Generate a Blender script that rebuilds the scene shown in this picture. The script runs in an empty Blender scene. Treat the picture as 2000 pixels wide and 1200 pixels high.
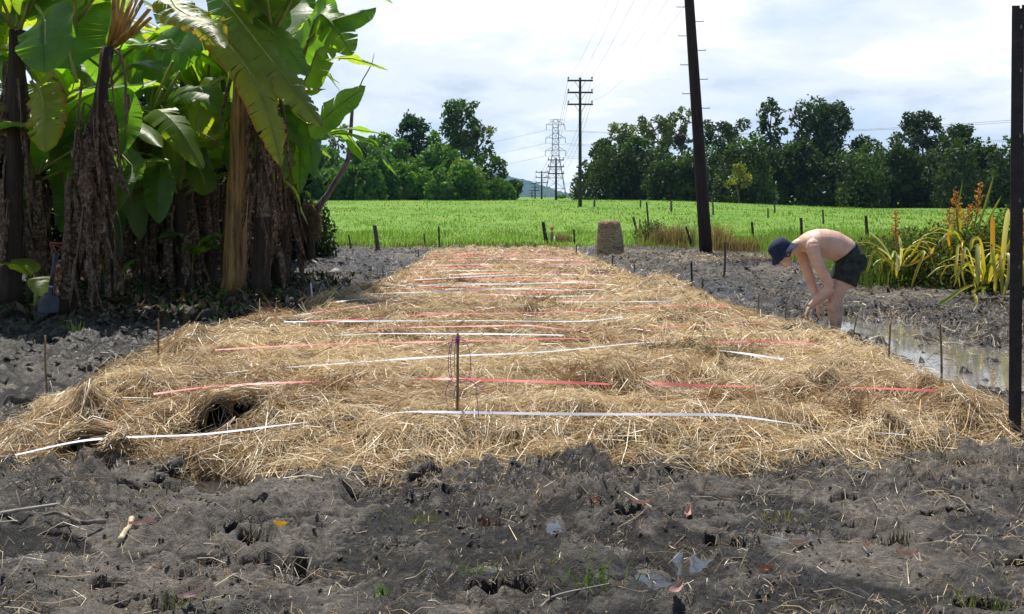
import bpy, bmesh, math, random
import numpy as np
from mathutils import Vector, Matrix

# ------------------------------------------------------------------ camera, world, sun, exposure
sc = bpy.context.scene
COL = sc.collection
H = 1.4            # eye height
F = 2000.0         # focal length in photograph pixels (2000 px wide)
HOR = 385.0        # horizon row
cam = bpy.data.objects.new('camera', bpy.data.cameras.new('camera'))
COL.objects.link(cam)
cam.location = (0, 0, H)
cam.rotation_euler = (math.radians(90), 0, 0)
cam.data.sensor_width = 36
cam.data.lens = 36
cam.data.shift_y = -(600 - HOR) / 2000
cam.data.clip_end = 9000
sc.camera = cam

SUN_EL, SUN_AZ = math.radians(64), math.radians(-18)   # azimuth from +Y, positive to the right
wd = bpy.data.worlds.new('World'); sc.world = wd; wd.use_nodes = True
nt = wd.node_tree; nt.nodes.clear()
def wn(t, **k):
    n = nt.nodes.new(t)
    for a, b in k.items(): setattr(n, a, b)
    return n
out = wn('ShaderNodeOutputWorld'); bg = wn('ShaderNodeBackground'); bg.inputs[1].default_value = 0.085
sky = wn('ShaderNodeTexSky', sky_type='NISHITA', sun_disc=False, sun_elevation=SUN_EL, sun_rotation=SUN_AZ)
sky.air_density = 1.0; sky.dust_density = 0.3
tc = wn('ShaderNodeTexCoord'); sep = wn('ShaderNodeSeparateXYZ')
nt.links.new(tc.outputs['Generated'], sep.inputs[0])
def wmath(op, a, b=None, clamp=False):
    n = wn('ShaderNodeMath', operation=op); n.use_clamp = clamp
    for i, v in enumerate((a, b)):
        if v is None: continue
        if isinstance(v, (int, float)): n.inputs[i].default_value = v
        else: nt.links.new(v, n.inputs[i])
    return n.outputs[0]
zc = wmath('MAXIMUM', wmath('ADD', sep.outputs[2], 0.28), 0.08)
cx = wmath('DIVIDE', sep.outputs[0], zc); cy = wmath('DIVIDE', sep.outputs[1], zc)
comb = wn('ShaderNodeCombineXYZ'); nt.links.new(cx, comb.inputs[0]); nt.links.new(cy, comb.inputs[1])
def wnoise(scale, detail, rough, dist, off):
    m = wn('ShaderNodeMapping'); m.inputs['Location'].default_value = off
    nt.links.new(comb.outputs[0], m.inputs[0])
    n = wn('ShaderNodeTexNoise'); nt.links.new(m.outputs[0], n.inputs['Vector'])
    n.inputs['Scale'].default_value = scale; n.inputs['Detail'].default_value = detail
    n.inputs['Roughness'].default_value = rough; n.inputs['Distortion'].default_value = dist
    return n.outputs[0]
def wramp(v, stops):
    r = wn('ShaderNodeValToRGB'); nt.links.new(v, r.inputs[0])
    e = r.color_ramp.elements
    while len(e) < len(stops): e.new(0.5)
    for i, (p, c) in enumerate(stops): e[i].position = p; e[i].color = (*c, 1)
    r.color_ramp.interpolation = 'EASE'
    return r.outputs[0]
n1 = wnoise(0.85, 8, 0.52, 0.15, (-8.2, 14.4, 3)); n2 = wnoise(1.7, 9, 0.55, 0.2, (-13.9, 17.4, 2))
# broken cumulus: seen edge-on towards the horizon the gaps close up, overhead more blue shows
low = wmath('SUBTRACT', 1.0, wmath('MULTIPLY', wmath('MAXIMUM', sep.outputs[2], 0.0), 1.5), True)
cover = wramp(wmath('ADD', n1, wmath('MULTIPLY', low, 0.085)), [(0.475, (0, 0, 0)), (0.61, (1, 1, 1))])
tone = wramp(n2, [(0.34, (4.9, 5.8, 7.1)), (0.48, (7.2, 7.8, 8.6)), (0.60, (9.6, 9.7, 10.0))])
hz_ = wn('ShaderNodeMix', data_type='RGBA')
# the clear sky whitens towards the horizon
veil = wn('ShaderNodeMix', data_type='RGBA'); nt.links.new(wmath('MULTIPLY', wmath('POWER', low, 2.0), 0.8), veil.inputs[0])
nt.links.new(sky.outputs[0], veil.inputs[6]); veil.inputs[7].default_value = (4.0, 5.6, 8.0, 1)
nt.links.new(cover, hz_.inputs[0]); nt.links.new(veil.outputs[2], hz_.inputs[6]); nt.links.new(tone, hz_.inputs[7])
nt.links.new(hz_.outputs[2], bg.inputs[0]); nt.links.new(bg.outputs[0], out.inputs[0])

sl = bpy.data.lights.new('sun', 'SUN'); sl.energy = 5.0; sl.angle = math.radians(0.6); sl.color = (1, 0.95, 0.87)
sun = bpy.data.objects.new('sun', sl); COL.objects.link(sun)
sdir = Vector((math.sin(SUN_AZ) * math.cos(SUN_EL), math.cos(SUN_AZ) * math.cos(SUN_EL), math.sin(SUN_EL)))
sun.rotation_euler = (-sdir).to_track_quat('-Z', 'Y').to_euler()
sun.location = (0, 0, 60)

vs = sc.view_settings
vs.view_transform = 'Standard'; vs.look = 'None'; vs.exposure = 0.55; vs.gamma = 1.0; vs.use_curve_mapping = False
sc.render.engine = 'CYCLES'
sc.cycles.max_bounces = 8; sc.cycles.transparent_max_bounces = 8
sc.cycles.diffuse_bounces = 3; sc.cycles.transmission_bounces = 4; sc.cycles.glossy_bounces = 3
sc.cycles.volume_bounces = 0; sc.cycles.volume_step_rate = 5
sc.cycles.use_denoising = True
sc.cycles.sample_clamp_indirect = 4.0

# ------------------------------------------------------------------ helpers
def P(px, py, Y):
    """point at depth Y seen at photograph pixel px, py"""
    return Vector(((px - 1000) * Y / F, Y, H - (py - HOR) * Y / F))
def G(px, py, z=0.0):
    Y = (H - z) * F / (py - HOR)
    return Vector(((px - 1000) * Y / F, Y, z))
def sst(a, b, x):
    t = np.clip((np.asarray(x, float) - a) / (b - a), 0, 1); return t * t * (3 - 2 * t)
def _h(ix, iy, s):
    h = (ix * 374761393 + iy * 668265263 + s * 1442695041) & 0xffffffff
    h = ((h ^ (h >> 13)) * 1274126177) & 0xffffffff
    h = ((h ^ (h >> 16)) * 2246822519) & 0xffffffff
    return ((h ^ (h >> 15)) & 0xffffff) / 16777215.0
def vnoise(x, y, s=0):
    x = np.asarray(x, float); y = np.asarray(y, float)
    fx = np.floor(x); fy = np.floor(y); ix = fx.astype(np.int64); iy = fy.astype(np.int64)
    u = x - fx; v = y - fy; u = u * u * u * (u * (u * 6 - 15) + 10); v = v * v * v * (v * (v * 6 - 15) + 10)
    a = _h(ix, iy, s); b = _h(ix + 1, iy, s); c = _h(ix, iy + 1, s); d = _h(ix + 1, iy + 1, s)
    return a + (b - a) * u + (c - a) * v + (a - b - c + d) * u * v
def fbm(x, y, o=4, s=0, g=0.5):
    r = 0; a = 1; t = 0
    c, sn = math.cos(0.6), math.sin(0.6)
    for i in range(o):
        r = r + a * vnoise(x, y, s + i * 17); t += a; a *= g
        x, y = (x * c - y * sn) * 2.03 + 13.7, (x * sn + y * c) * 2.03 + 7.1
    return r / t

def tag(o, label=None, cat=None, group=None, kind=None):
    if label: o['label'] = label
    if cat: o['category'] = cat
    if group: o['group'] = group
    if kind: o['kind'] = kind
    return o
def link(o, parent=None):
    COL.objects.link(o)
    if parent: o.parent = parent
    return o
def empty(name, loc=(0, 0, 0), rz=0):
    o = bpy.data.objects.new(name, None); COL.objects.link(o)
    o.location = loc; o.rotation_euler = (0, 0, rz); o.empty_display_size = 0.1
    return o
def np_mesh(name, verts, faces, mat, parent=None, smooth=True, col=None, uv=None, attr=None):
    """faces: (n,k) int array or list of such arrays"""
    if not isinstance(faces, list): faces = [faces]
    faces = [np.asarray(f, np.int32) for f in faces if len(f)]
    me = bpy.data.meshes.new(name)
    verts = np.asarray(verts, np.float32)
    me.vertices.add(len(verts)); me.vertices.foreach_set('co', verts.ravel())
    nl = sum(f.size for f in faces); npoly = sum(len(f) for f in faces)
    me.loops.add(nl); me.polygons.add(npoly)
    vi = np.concatenate([f.ravel() for f in faces])
    tot = np.concatenate([np.full(len(f), f.shape[1], np.int32) for f in faces])
    st = np.concatenate([[0], np.cumsum(tot)[:-1]]).astype(np.int32)
    me.loops.foreach_set('vertex_index', vi)
    me.polygons.foreach_set('loop_start', st)
    me.polygons.foreach_set('use_smooth', np.full(npoly, smooth, bool))
    me.update(calc_edges=True)
    if col is not None:
        a = me.color_attributes.new('Col', 'FLOAT_COLOR', 'POINT')
        c = np.ones((len(verts), 4), np.float32); c[:, :3] = col
        a.data.foreach_set('color', c.ravel())
    if attr is not None:
        for k, v in attr.items():
            a = me.attributes.new(k, 'FLOAT', 'POINT'); a.data.foreach_set('value', np.asarray(v, np.float32))
    if uv is not None:
        u = me.uv_layers.new(name='UVMap'); u.data.foreach_set('uv', np.asarray(uv, np.float32)[vi].ravel())
    if mat: me.materials.append(mat)
    o = bpy.data.objects.new(name, me)
    return link(o, parent)
class MB:
    """collects simple shapes and links them as one mesh object"""
    def __init__(s): s.v = []; s.f = []
    def add(s, v, f):
        n = len(s.v); s.v += [tuple(p) for p in v]; s.f += [tuple(i + n for i in q) for q in f]
    def box(s, c, d, m=None):
        x, y, z = [q / 2 for q in d]; c = Vector(c)
        v = [Vector((a, b, e)) for a in (-x, x) for b in (-y, y) for e in (-z, z)]
        if m: v = [m @ p for p in v]
        s.add([p + c for p in v], [(0, 1, 3, 2), (4, 6, 7, 5), (0, 4, 5, 1), (2, 3, 7, 6), (0, 2, 6, 4), (1, 5, 7, 3)])
    def tube(s, pts, rad, n=6, cap=True):
        pts = [Vector(p) for p in pts]
        if not hasattr(rad, '__len__'): rad = [rad] * len(pts)
        vs_, k = [], len(pts); up = None
        for i, p in enumerate(pts):
            t = (pts[min(i + 1, k - 1)] - pts[max(i - 1, 0)])
            t = t.normalized() if t.length > 1e-9 else Vector((0, 0, 1))
            if up is None: up = Vector((1, 0, 0)) if abs(t.x) < 0.8 else Vector((0, 1, 0))
            a = (up - t * up.dot(t)).normalized(); up = a; b = t.cross(a)
            for j in range(n):
                q = 2 * math.pi * j / n
                vs_.append(p + (a * math.cos(q) + b * math.sin(q)) * rad[i])
        fs = [(i * n + j, i * n + (j + 1) % n, (i + 1) * n + (j + 1) % n, (i + 1) * n + j) for i in range(k - 1) for j in range(n)]
        if cap: fs += [tuple(range(n))[::-1], tuple((k - 1) * n + j for j in range(n))]
        s.add(vs_, fs)
    def ell(s, c, r, m=None, nu=10, nv=7):
        vs_ = []; c = Vector(c)
        for i in range(nv + 1):
            th = math.pi * i / nv
            for j in range(nu):
                ph = 2 * math.pi * j / nu
                p = Vector((r[0] * math.sin(th) * math.cos(ph), r[1] * math.sin(th) * math.sin(ph), r[2] * math.cos(th)))
                vs_.append((m @ p if m else p) + c)
        s.add(vs_, [(i * nu + j, (i + 1) * nu + j, (i + 1) * nu + (j + 1) % nu, i * nu + (j + 1) % nu) for i in range(nv) for j in range(nu)])
    def build(s, name, mat, parent=None, smooth=True):
        me = bpy.data.meshes.new(name); me.from_pydata(s.v, [], s.f)
        me.polygons.foreach_set('use_smooth', [smooth] * len(me.polygons)); me.update()
        if mat: me.materials.append(mat)
        return link(bpy.data.objects.new(name, me), parent)

# ------------------------------------------------------------------ materials
def mat(name):
    m = bpy.data.materials.new(name); m.use_nodes = True; t = m.node_tree; t.nodes.clear()
    o = t.nodes.new('ShaderNodeOutputMaterial')
    return m, t, o
def nd(t, typ, ins=None, **k):
    n = t.nodes.new(typ)
    for a, b in k.items(): setattr(n, a, b)
    for a, b in (ins or {}).items():
        if hasattr(b, 'is_output'): t.links.new(b, n.inputs[a])
        else: n.inputs[a].default_value = b
    return n
def ramp(t, v, stops, interp='LINEAR'):
    r = t.nodes.new('ShaderNodeValToRGB'); t.links.new(v, r.inputs[0]); e = r.color_ramp.elements
    while len(e) < len(stops): e.new(0.5)
    for i, (p, c) in enumerate(stops):
        e[i].position = p; e[i].color = (c, c, c, 1) if isinstance(c, (int, float)) else (*c, 1)
    r.color_ramp.interpolation = interp
    return r.outputs[0]
def mixc(t, f, a, b, blend='MIX'):
    n = t.nodes.new('ShaderNodeMix'); n.data_type = 'RGBA'; n.blend_type = blend
    for i, v in ((0, f), (6, a), (7, b)):
        if hasattr(v, 'is_output'): t.links.new(v, n.inputs[i])
        elif i == 0: n.inputs[0].default_value = v
        else: n.inputs[i].default_value = (*v, 1)
    return n.outputs[2]
def noise(t, scale, detail=4, rough=0.5, vec=None, dist=0):
    n = nd(t, 'ShaderNodeTexNoise', {'Scale': scale, 'Detail': detail, 'Roughness': rough, 'Distortion': dist})
    if vec is not None: t.links.new(vec, n.inputs['Vector'])
    return n.outputs[0]
def objco(t):
    return nd(t, 'ShaderNodeTexCoord').outputs['Object']
def mapped(t, v, scale):
    return nd(t, 'ShaderNodeMapping', {'Vector': v, 'Scale': scale}).outputs[0]
def bump(t, h, strength=0.3, dist=0.01):
    return nd(t, 'ShaderNodeBump', {'Height': h, 'Strength': strength, 'Distance': dist}).outputs[0]
def basic(name, c, rough=0.7, var=0.25, scale=8, bmp=0.2, spec=0.3, stretch=None, dark=None, metal=0, bd=0.01):
    m, t, o = mat(name); co = objco(t)
    if stretch: co = mapped(t, co, stretch)
    n = noise(t, scale, 6, 0.6, co)
    lo = dark or tuple(x * (1 - 2 * var) for x in c)
    col = ramp(t, n, [(0.3, lo), (0.7, tuple(min(1, x * (1 + var)) for x in c))])
    b = nd(t, 'ShaderNodeBsdfPrincipled', {'Base Color': col, 'Roughness': rough, 'Specular IOR Level': spec, 'Metallic': metal})
    if bmp:
        n2 = noise(t, scale * 4, 4, 0.6, co); t.links.new(bump(t, n2, bmp, bd), b.inputs['Normal'])
    t.links.new(b.outputs[0], o.inputs[0]); return m
def leafy(name, trans=0.35, rough=0.5, spec=0.3, attr='Col', tint=(1.25, 1.3, 0.5)):
    """colour from the Col attribute, with light passing through"""
    m, t, o = mat(name)
    a = nd(t, 'ShaderNodeAttribute', attribute_name=attr).outputs['Color']
    b = nd(t, 'ShaderNodeBsdfPrincipled', {'Base Color': a, 'Roughness': rough, 'Specular IOR Level': spec})
    tr = nd(t, 'ShaderNodeBsdfTranslucent', {'Color': mixc(t, 1.0, a, tint, 'MULTIPLY')})
    mx = nd(t, 'ShaderNodeMixShader', {0: trans, 1: b.outputs[0], 2: tr.outputs[0]})
    t.links.new(mx.outputs[0], o.inputs[0]); return m

M = {}
M['straw'] = leafy('straw', 0.26, 0.38, 0.45, tint=(1.05, 1.0, 0.9))
M['grass'] = leafy('grass', 0.45, 0.6, 0.15, tint=(1.15, 1.15, 0.6))
M['foliage'] = leafy('foliage', 0.30, 0.62, 0.18, tint=(1.2, 1.3, 0.45))
M['litter'] = leafy('litter', 0.15, 0.7, 0.2, tint=(1, 1, 0.8))
M['bark'] = basic('bark', (0.16, 0.14, 0.11), 0.9, 0.3, 6, 0.5, 0.1, stretch=(1, 1, 0.25))
M['pole_wood'] = basic('pole_wood', (0.036, 0.025, 0.022), 0.8, 0.3, 5, 0.5, 0.25, stretch=(6, 6, 0.4))
M['far_pole'] = basic('far_pole', (0.05, 0.055, 0.045), 0.85, 0.3, 5, 0.3, 0.2, stretch=(6, 6, 0.4))
M['post_wood'] = basic('post_wood', (0.13, 0.115, 0.10), 0.9, 0.35, 6, 0.6, 0.15, stretch=(5, 5, 0.5))
M['dark_post'] = basic('dark_post', (0.05, 0.042, 0.036), 0.85, 0.3, 6, 0.5, 0.2, stretch=(5, 5, 0.5))
M['bamboo'] = basic('bamboo', (0.24, 0.16, 0.07), 0.6, 0.3, 9, 0.3, 0.3, stretch=(4, 4, 1))
M['dead_wood'] = basic('dead_wood', (0.20, 0.17, 0.15), 0.85, 0.4, 8, 0.6, 0.15, stretch=(3, 3, 0.7))
M['steel'] = basic('steel', (0.022, 0.014, 0.013), 0.6, 0.4, 14, 0.4, 0.4)
M['galv'] = basic('galv', (0.30, 0.32, 0.34), 0.5, 0.15, 4, 0.0, 0.5)
M['ceramic'] = basic('ceramic', (0.25, 0.24, 0.23), 0.3, 0.15, 4, 0.0, 0.5)
M['cable'] = basic('cable', (0.10, 0.105, 0.11), 0.5, 0.1, 4, 0.0, 0.3)
def tape_mat(name, c):
    m, t, o = mat(name); n = noise(t, 14, 3, 0.5, objco(t))
    col = ramp(t, n, [(0.3, tuple(x * 0.82 for x in c)), (0.65, c)])
    b = nd(t, 'ShaderNodeBsdfPrincipled', {'Base Color': col, 'Roughness': 0.42, 'Specular IOR Level': 0.4})
    tr = nd(t, 'ShaderNodeBsdfTranslucent', {'Color': col})
    mx = nd(t, 'ShaderNodeMixShader', {0: 0.3, 1: b.outputs[0], 2: tr.outputs[0]})
    t.links.new(mx.outputs[0], o.inputs[0]); return m
M['tape_white'] = tape_mat('tape_white', (0.78, 0.78, 0.82))
M['tape_red'] = tape_mat('tape_red', (0.80, 0.20, 0.19))
M['twine'] = basic('twine', (0.30, 0.10, 0.26), 0.7, 0.2, 20, 0, 0.2)

# ------------------------------------------------------------------ ground: shape of the mud, the straw bed and the field
rng = np.random.default_rng(7)
ED_Y = [4.5, 5.4, 6.3, 7.6, 9.0, 10.4, 12.1, 15.0, 19.0, 24.0, 27.5]
ED_L = [-3.2, -2.95, -3.05, -3.1, -3.05, -2.95, -2.45, -2.05, -1.95, -1.95, -1.8]
ED_R = [2.95, 2.95, 3.05, 3.28, 3.2, 3.35, 2.75, 2.25, 1.9, 1.6, 1.45]
FR_X = [-3.4, -2.8, -1.75, -1.25, -0.5, 0, 0.8, 1.3, 2.0, 2.6, 3.2]
FR_Y = [5.15, 5.2, 5.45, 5.1, 5.25, 5.4, 5.4, 5.45, 5.6, 5.75, 5.95]
def bed_in(x, y):
    d = np.minimum(x - np.interp(y, ED_Y, ED_L), np.interp(y, ED_Y, ED_R) - x)
    d = np.minimum(d, (y - np.interp(x, FR_X, FR_Y)) * 0.8)
    d = np.minimum(d, (25.7 - y))
    return d + (fbm(x * 2.2, y * 2.2, 3, 91) - 0.5) * 0.45
HOLES = [(452, 818, 0.20, 0.19), (178, 852, 0.11, 0.09)]
HOLES = [(*G(a, b, 0.12)[:2], c, d) for a, b, c, d in HOLES]
BUMPS = [(455, 772, .32, .07), (440, 868, .35, -.05), (1330, 690, .22, .12), (1185, 752, .22, .13), (640, 780, .3, .09), (1420, 805, .4, .10),
         (1600, 640, .6, -.075), (1900, 765, .35, .13), (1048, 600, .22, .16), (380, 655, .45, .12), (235, 722, .3, .12),
         (1290, 563, .35, .16), (1120, 560, .3, .08), (900, 560, .25, .1), (695, 573, .25, .14), (760, 655, .3, .08),
         (150, 790, .35, .10), (950, 760, .4, .06), (1600, 735, .45, .09), (1060, 705, .4, .06), (545, 625, .3, .08),
         (1150, 800, .3, .08), (780, 820, .35, .08), (1700, 800, .35, .10), (340, 880, .28, .07)]
BUMPS = [(*G(a, b, 0.2)[:2], r, h) for a, b, r, h in BUMPS]
def hole_m(x, y):
    m = np.zeros_like(x)
    for a, b, rx, ry in HOLES:
        e = np.sqrt(((x - a) / rx) ** 2 + ((y - b) / ry) ** 2)
        m = np.maximum(m, sst(1.12, 0.82, e))
    return m

# mud: (pixel, pixel, half length, half width, turn, depth) of the footprints that can be made out
FOOT = [(45, 1078, .13, .055, .25, .10), (215, 1143, .075, .05, .1, .08), (395, 1092, .08, .045, .2, .08), (520, 1090, .10, .04, .1, .06),
        (500, 985, .06, .04, .2, .06), (780, 1068, .09, .05, 0, .08), (990, 1020, .07, .06, .5, .08), (1085, 1025, .035, .09, .35, .07),
        (985, 1155, .12, .05, .1, .09), (1420, 1045, .13, .06, -.1, .08), (1345, 1090, .05, .09, -.2, .09), (1280, 1125, .05, .08, .1, .09),
        (1200, 1075, .06, .05, 0, .08), (945, 1110, .06, .06, .3, .09), (1690, 1030, .10, .035, .1, .07), (1830, 1018, .14, .035, .1, .07),
        (1660, 975, .09, .04, 0, .07), (1985, 1105, .09, .04, .2, .08), (1930, 1185, .14, .05, 0, .08), (1545, 1050, .12, .07, .2, .09),
        (600, 1135, .09, .04, .3, .08), (1985, 950, .08, .05, 0, .08), (560, 940, .09, .05, .1, .06), (330, 960, .08, .045, 0, .07),
        (130, 950, .1, .05, 0, .08), (430, 940, .16, .06, 0, .05), (1450, 935, .13, .05, 0, .06), (1120, 935, .15, .05, .1, .06),
        (700, 960, .1, .05, 0, .06), (830, 935, .1, .05, .2, .06), (1600, 910, .09, .05, 0, .06), (1870, 905, .11, .05, 0, .07), (250, 1180, .1, .05, .1, .06)]
FOOT = [(*G(a, b)[:2], c, d, r, e) for a, b, c, d, r, e in FOOT]
for i in range(46):
    FOOT.append((rng.uniform(-3.6, 3.6), rng.uniform(2.7, 5.5), rng.uniform(.07, .14), rng.uniform(.03, .055), rng.uniform(-1.2, 1.2), rng.uniform(.02, .06)))
WATER = -0.050
WET = [(1830, 690, .9, 1.3), (1700, 640, .9, .6), (1930, 735, .6, .6), (1400, 512, .6, 1.2), (1480, 640, .5, .8), (1350, 560, .5, 1.2),
       (1560, 560, .5, .8), (440, 940, .25, .12), (700, 540, 1.2, 2.0)]
WET = [(*G(a, b)[:2], c, d) for a, b, c, d in WET]
def worley(x, y, s=0):
    fx = np.floor(x).astype(np.int64); fy = np.floor(y).astype(np.int64); d = np.full(x.shape, 9.0)
    for i in (-1, 0, 1):
        for j in (-1, 0, 1):
            cx, cy = fx + i, fy + j
            d = np.minimum(d, (cx + _h(cx, cy, s) - x) ** 2 + (cy + _h(cx, cy, s + 7) - y) ** 2)
    return np.sqrt(d)
# pools that can be made out: pixel centre, half sizes in metres, patchiness
POOL = [(1085, 1022, .035, .10, 0), (1344, 1090, .055, .12, 0), (1282, 1128, .06, .09, 0), (945, 1112, .06, .07, 0), (1200, 1074, .06, .05, 0), (70, 1090, .12, .08, 0), (430, 940, .26, .16, .3), (1545, 1052, .14, .10, .5),
        (1440, 935, .22, .10, .6), (600, 1140, .10, .05, .3), (395, 1110, .08, .04, .2), (920, 1040, .09, .05, .5), (1420, 1085, .10, .05, .3), (850, 985, .10, .06, .5), (480, 1050, .10, .06, .5), (570, 1128, .06, .05, .3),
        (1760, 655, .8, .8, .49), (1860, 690, .7, .8, .45), (1960, 738, .8, .8, .42), (1690, 630, .55, .7, .45), (1600, 640, .6, .5, .45), (1400, 508, .9, 1.2, .6), (1480, 625, .6, .9, .6), (1330, 545, .6, 1.2, .65), (1560, 590, .5, 1.0, .7), (720, 545, .9, 1.6, .65), (650, 570, .6, 1.0, .7)]
POOL = [(*G(a, b, -.05)[:2], c, d, e) for a, b, c, d, e in POOL]
def pools(x, y, z):
    for a, b, rx, ry, pt in POOL:
        k = (np.abs(x - a) < rx * 3.2) & (np.abs(y - b) < ry * 3.2)
        if not k.any(): continue
        xx, yy = x[k], y[k]
        e = np.sqrt(((xx - a) / (rx * 1.15)) ** 2 + ((yy - b) / (ry * 1.25)) ** 2) + (fbm(xx * 13, yy * 13, 3, 88) - .5) * 1.1
        mk = sst(1.15, .85, e)
        if not pt: z[k] = np.minimum(z[k], -.058 + .045 * np.maximum(0, e - 1))
        if pt: mk = mk * sst(pt - .16, pt - .02, fbm(xx * 4.5, yy * 3.2, 4, 89) + .08)
        z[k] = z[k] * (1 - mk) + mk * (-.082 + .25 * (z[k] + .0) * (pt > 0))
    return z
def mud_z(x, y, fine=True):
    rim = np.zeros_like(x)
    big = (fbm(x * .9, y * .9, 3, 5) - .5) * .07
    churn = sst(.42, .62, fbm(x * .75 + 4, y * .75, 3, 33))
    far = sst(5.2, 6.5, y)
    churn = np.clip(churn + far * .55, 0, 1) * (1 - .45 * sst(4.6, 3.6, y)) * (1 - .5 * sst(.5, 2.0, x) * sst(5.0, 4.4, y))
    edge = sst(4.45, 4.95, y) * sst(6.0, 5.4, y); churn = np.clip(churn + .6 * edge, 0, 1)
    z = big + (fbm(x * 3.1, y * 3.1, 4, 12) - .5) * (.05 + .07 * churn)
    cl = fbm(x * 8.5, y * 8.5, 3, 45)
    z = z + np.maximum(0, cl - .5) * .20 * churn - np.maximum(0, .42 - cl) * .12 * churn
    if fine:
        c2 = fbm(x * 24, y * 24, 3, 61)
        wx = x + .03 * fbm(x * 11, y * 11, 2, 1); wy = y + .03 * fbm(x * 11, y * 11, 2, 2)
        w1 = np.clip(1 - worley(wx * 11, wy * 11, 3) * 1.15, 0, 1); w2 = np.clip(1 - worley(x * 27, y * 27, 5) * 1.1, 0, 1)
        z = z + (c2 - .5) * (.014 + .02 * churn) + (np.abs(c2 - .5) * 2 - .3) * (.007 + .026 * churn) + (w1 ** .7 * .034 * sst(.45, .62, fbm(x * 2.3, y * 2.3, 2, 64)) + w2 ** .7 * .016 - .012) * (.25 + .75 * churn)
    for a, b, rx, ry in WET:
        e = ((x - a) / rx) ** 2 + ((y - b) / ry) ** 2
        z = z - .06 * np.exp(-e * 1.2)
    z = z * (1 - .0 * far)
    return z
def stamp(x, y, z, foots):
    for a, b, hl, hw, r, dp in foots:
        k = max(hl, hw) * 1.9
        m = (np.abs(x - a) < k) & (np.abs(y - b) < k)
        if not m.any(): continue
        dx = x[m] - a; dy = y[m] - b; c, s = math.cos(r), math.sin(r)
        u = dx * c + dy * s; v = -dx * s + dy * c
        e = np.sqrt((u / hl) ** 2 + (v / hw) ** 2) + (fbm(x[m] * 18, y[m] * 18, 2, 8) - .5) * .45
        fm = sst(1.08, .72, e); z[m] = z[m] * (1 - .75 * fm) - dp * fm + .022 * np.exp(-((e - 1.25) / .22) ** 2)
    return z
def grid(x0, x1, nx, y0, y1, ny):
    xs = np.linspace(x0, x1, nx); ys = np.linspace(y0, y1, ny); X, Y = np.meshgrid(xs, ys)
    i = np.arange((ny - 1) * nx).reshape(ny - 1, nx)[:, :-1].ravel()
    return X.ravel(), Y.ravel(), np.stack([i, i + 1, i + nx + 1, i + nx], 1)

def field_rise(x, y):
    return .98 * sst(32, 120, y) * (1 - sst(14, 44, x)) + .12 * sst(30, 90, y) * (fbm(x * .05, y * .05, 2, 77) - .3)

# mud material: dark when wet, grey where the crust has dried, flecked with straw crumbs
m, t, o = mat('mud')
co = objco(t); wet = nd(t, 'ShaderNodeAttribute', attribute_name='wet').outputs['Fac']
n1 = noise(t, 2.5, 8, .62, co); n2 = noise(t, 34, 8, .72, co); n3 = noise(t, 120, 4, .7, co)
dry = ramp(t, n2, [(.33, (.036, .030, .024)), (.5, (.142, .125, .103)), (.66, (.285, .258, .218))])
dry = mixc(t, ramp(t, n1, [(.35, 0), (.62, .75)]), dry, (.092, .083, .072))
fleck = ramp(t, n3, [(.62, 0), (.67, 1)])
dry = mixc(t, fleck, dry, (.26, .20, .125))
wetc = ramp(t, n2, [(.36, (.010, .009, .008)), (.64, (.050, .044, .037))])
wf = ramp(t, nd(t, 'ShaderNodeMath', {0: wet, 1: nd(t, 'ShaderNodeMath', {0: n1, 1: .5}, operation='SUBTRACT').outputs[0]}, operation='ADD').outputs[0], [(.20, 0), (.40, 1)])
colr = mixc(t, wf, dry, wetc)
rg = ramp(t, wf, [(0, .8), (1, .33)])
b = nd(t, 'ShaderNodeBsdfPrincipled', {'Base Color': colr, 'Roughness': rg, 'Specular IOR Level': .32})
bb = nd(t, 'ShaderNodeMath', {0: n2, 1: n3}, operation='ADD').outputs[0]
t.links.new(bump(t, bb, .9, .022), b.inputs['Normal']); t.links.new(b.outputs[0], o.inputs[0]); M['mud'] = m
# silty puddle water
m, t, o = mat('water'); co = objco(t)
n = noise(t, 3, 3, .5, co)
b = nd(t, 'ShaderNodeBsdfPrincipled', {'Base Color': ramp(t, n, [(.3, (.080, .078, .072)), (.7, (.135, .132, .122))]), 'Roughness': .07, 'Specular IOR Level': 1.0, 'IOR': 1.55})
t.links.new(bump(t, noise(t, 9, 2, .5, co), .03, .01), b.inputs['Normal']); t.links.new(b.outputs[0], o.inputs[0]); M['water'] = m

def mud_patch(name, x0, x1, nx, y0, y1, ny, fine, sink):
    x, y, f = grid(x0, x1, nx, y0, y1, ny)
    z = mud_z(x, y, fine)
    if fine: z = stamp(x, y, z, FOOT)
    z = pools(x, y, z)
    wetv = .16 * sst(6, 8, y) + sst(.005, -.045, z) * .5 + .35 * sst(.4, .62, fbm(x * .9 + 9, y * .9, 3, 81)) + .30 * sst(6, 9, y) * fbm(x * 1.3, y * 1.3, 3, 3)
    for a, b_, rx, ry in WET: wetv += .22 * np.exp(-(((x - a) / rx) ** 2 + ((y - b_) / ry) ** 2))
    for a, b_, rx, ry, pt in POOL: wetv += .35 * np.exp(-(((x - a) / (rx * 1.7)) ** 2 + ((y - b_) / (ry * 1.8)) ** 2) ** 2)
    # under the banana clump the damp soil also carries the clump's shade in its dark colour, towards the field it is dry and straw strewn
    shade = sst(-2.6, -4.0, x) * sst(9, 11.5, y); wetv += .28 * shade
    wetv -= .12 * sst(22, 27, y) + .10 * sst(3.6, 5.0, x) * sst(9, 12, y)
    z = z - sink(x, y)
    return np_mesh(name, np.stack([x, y, z], 1), f, M['mud'], attr={'wet': wetv})
pa = mud_patch('mud_ground', -4.3, 4.3, 580, 2.5, 7.0, 310, True, lambda x, y: .6 * sst(6.82, 7.0, y) + .5 * np.maximum(sst(-4.2, -4.3, x), sst(4.2, 4.3, x)))
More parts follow.
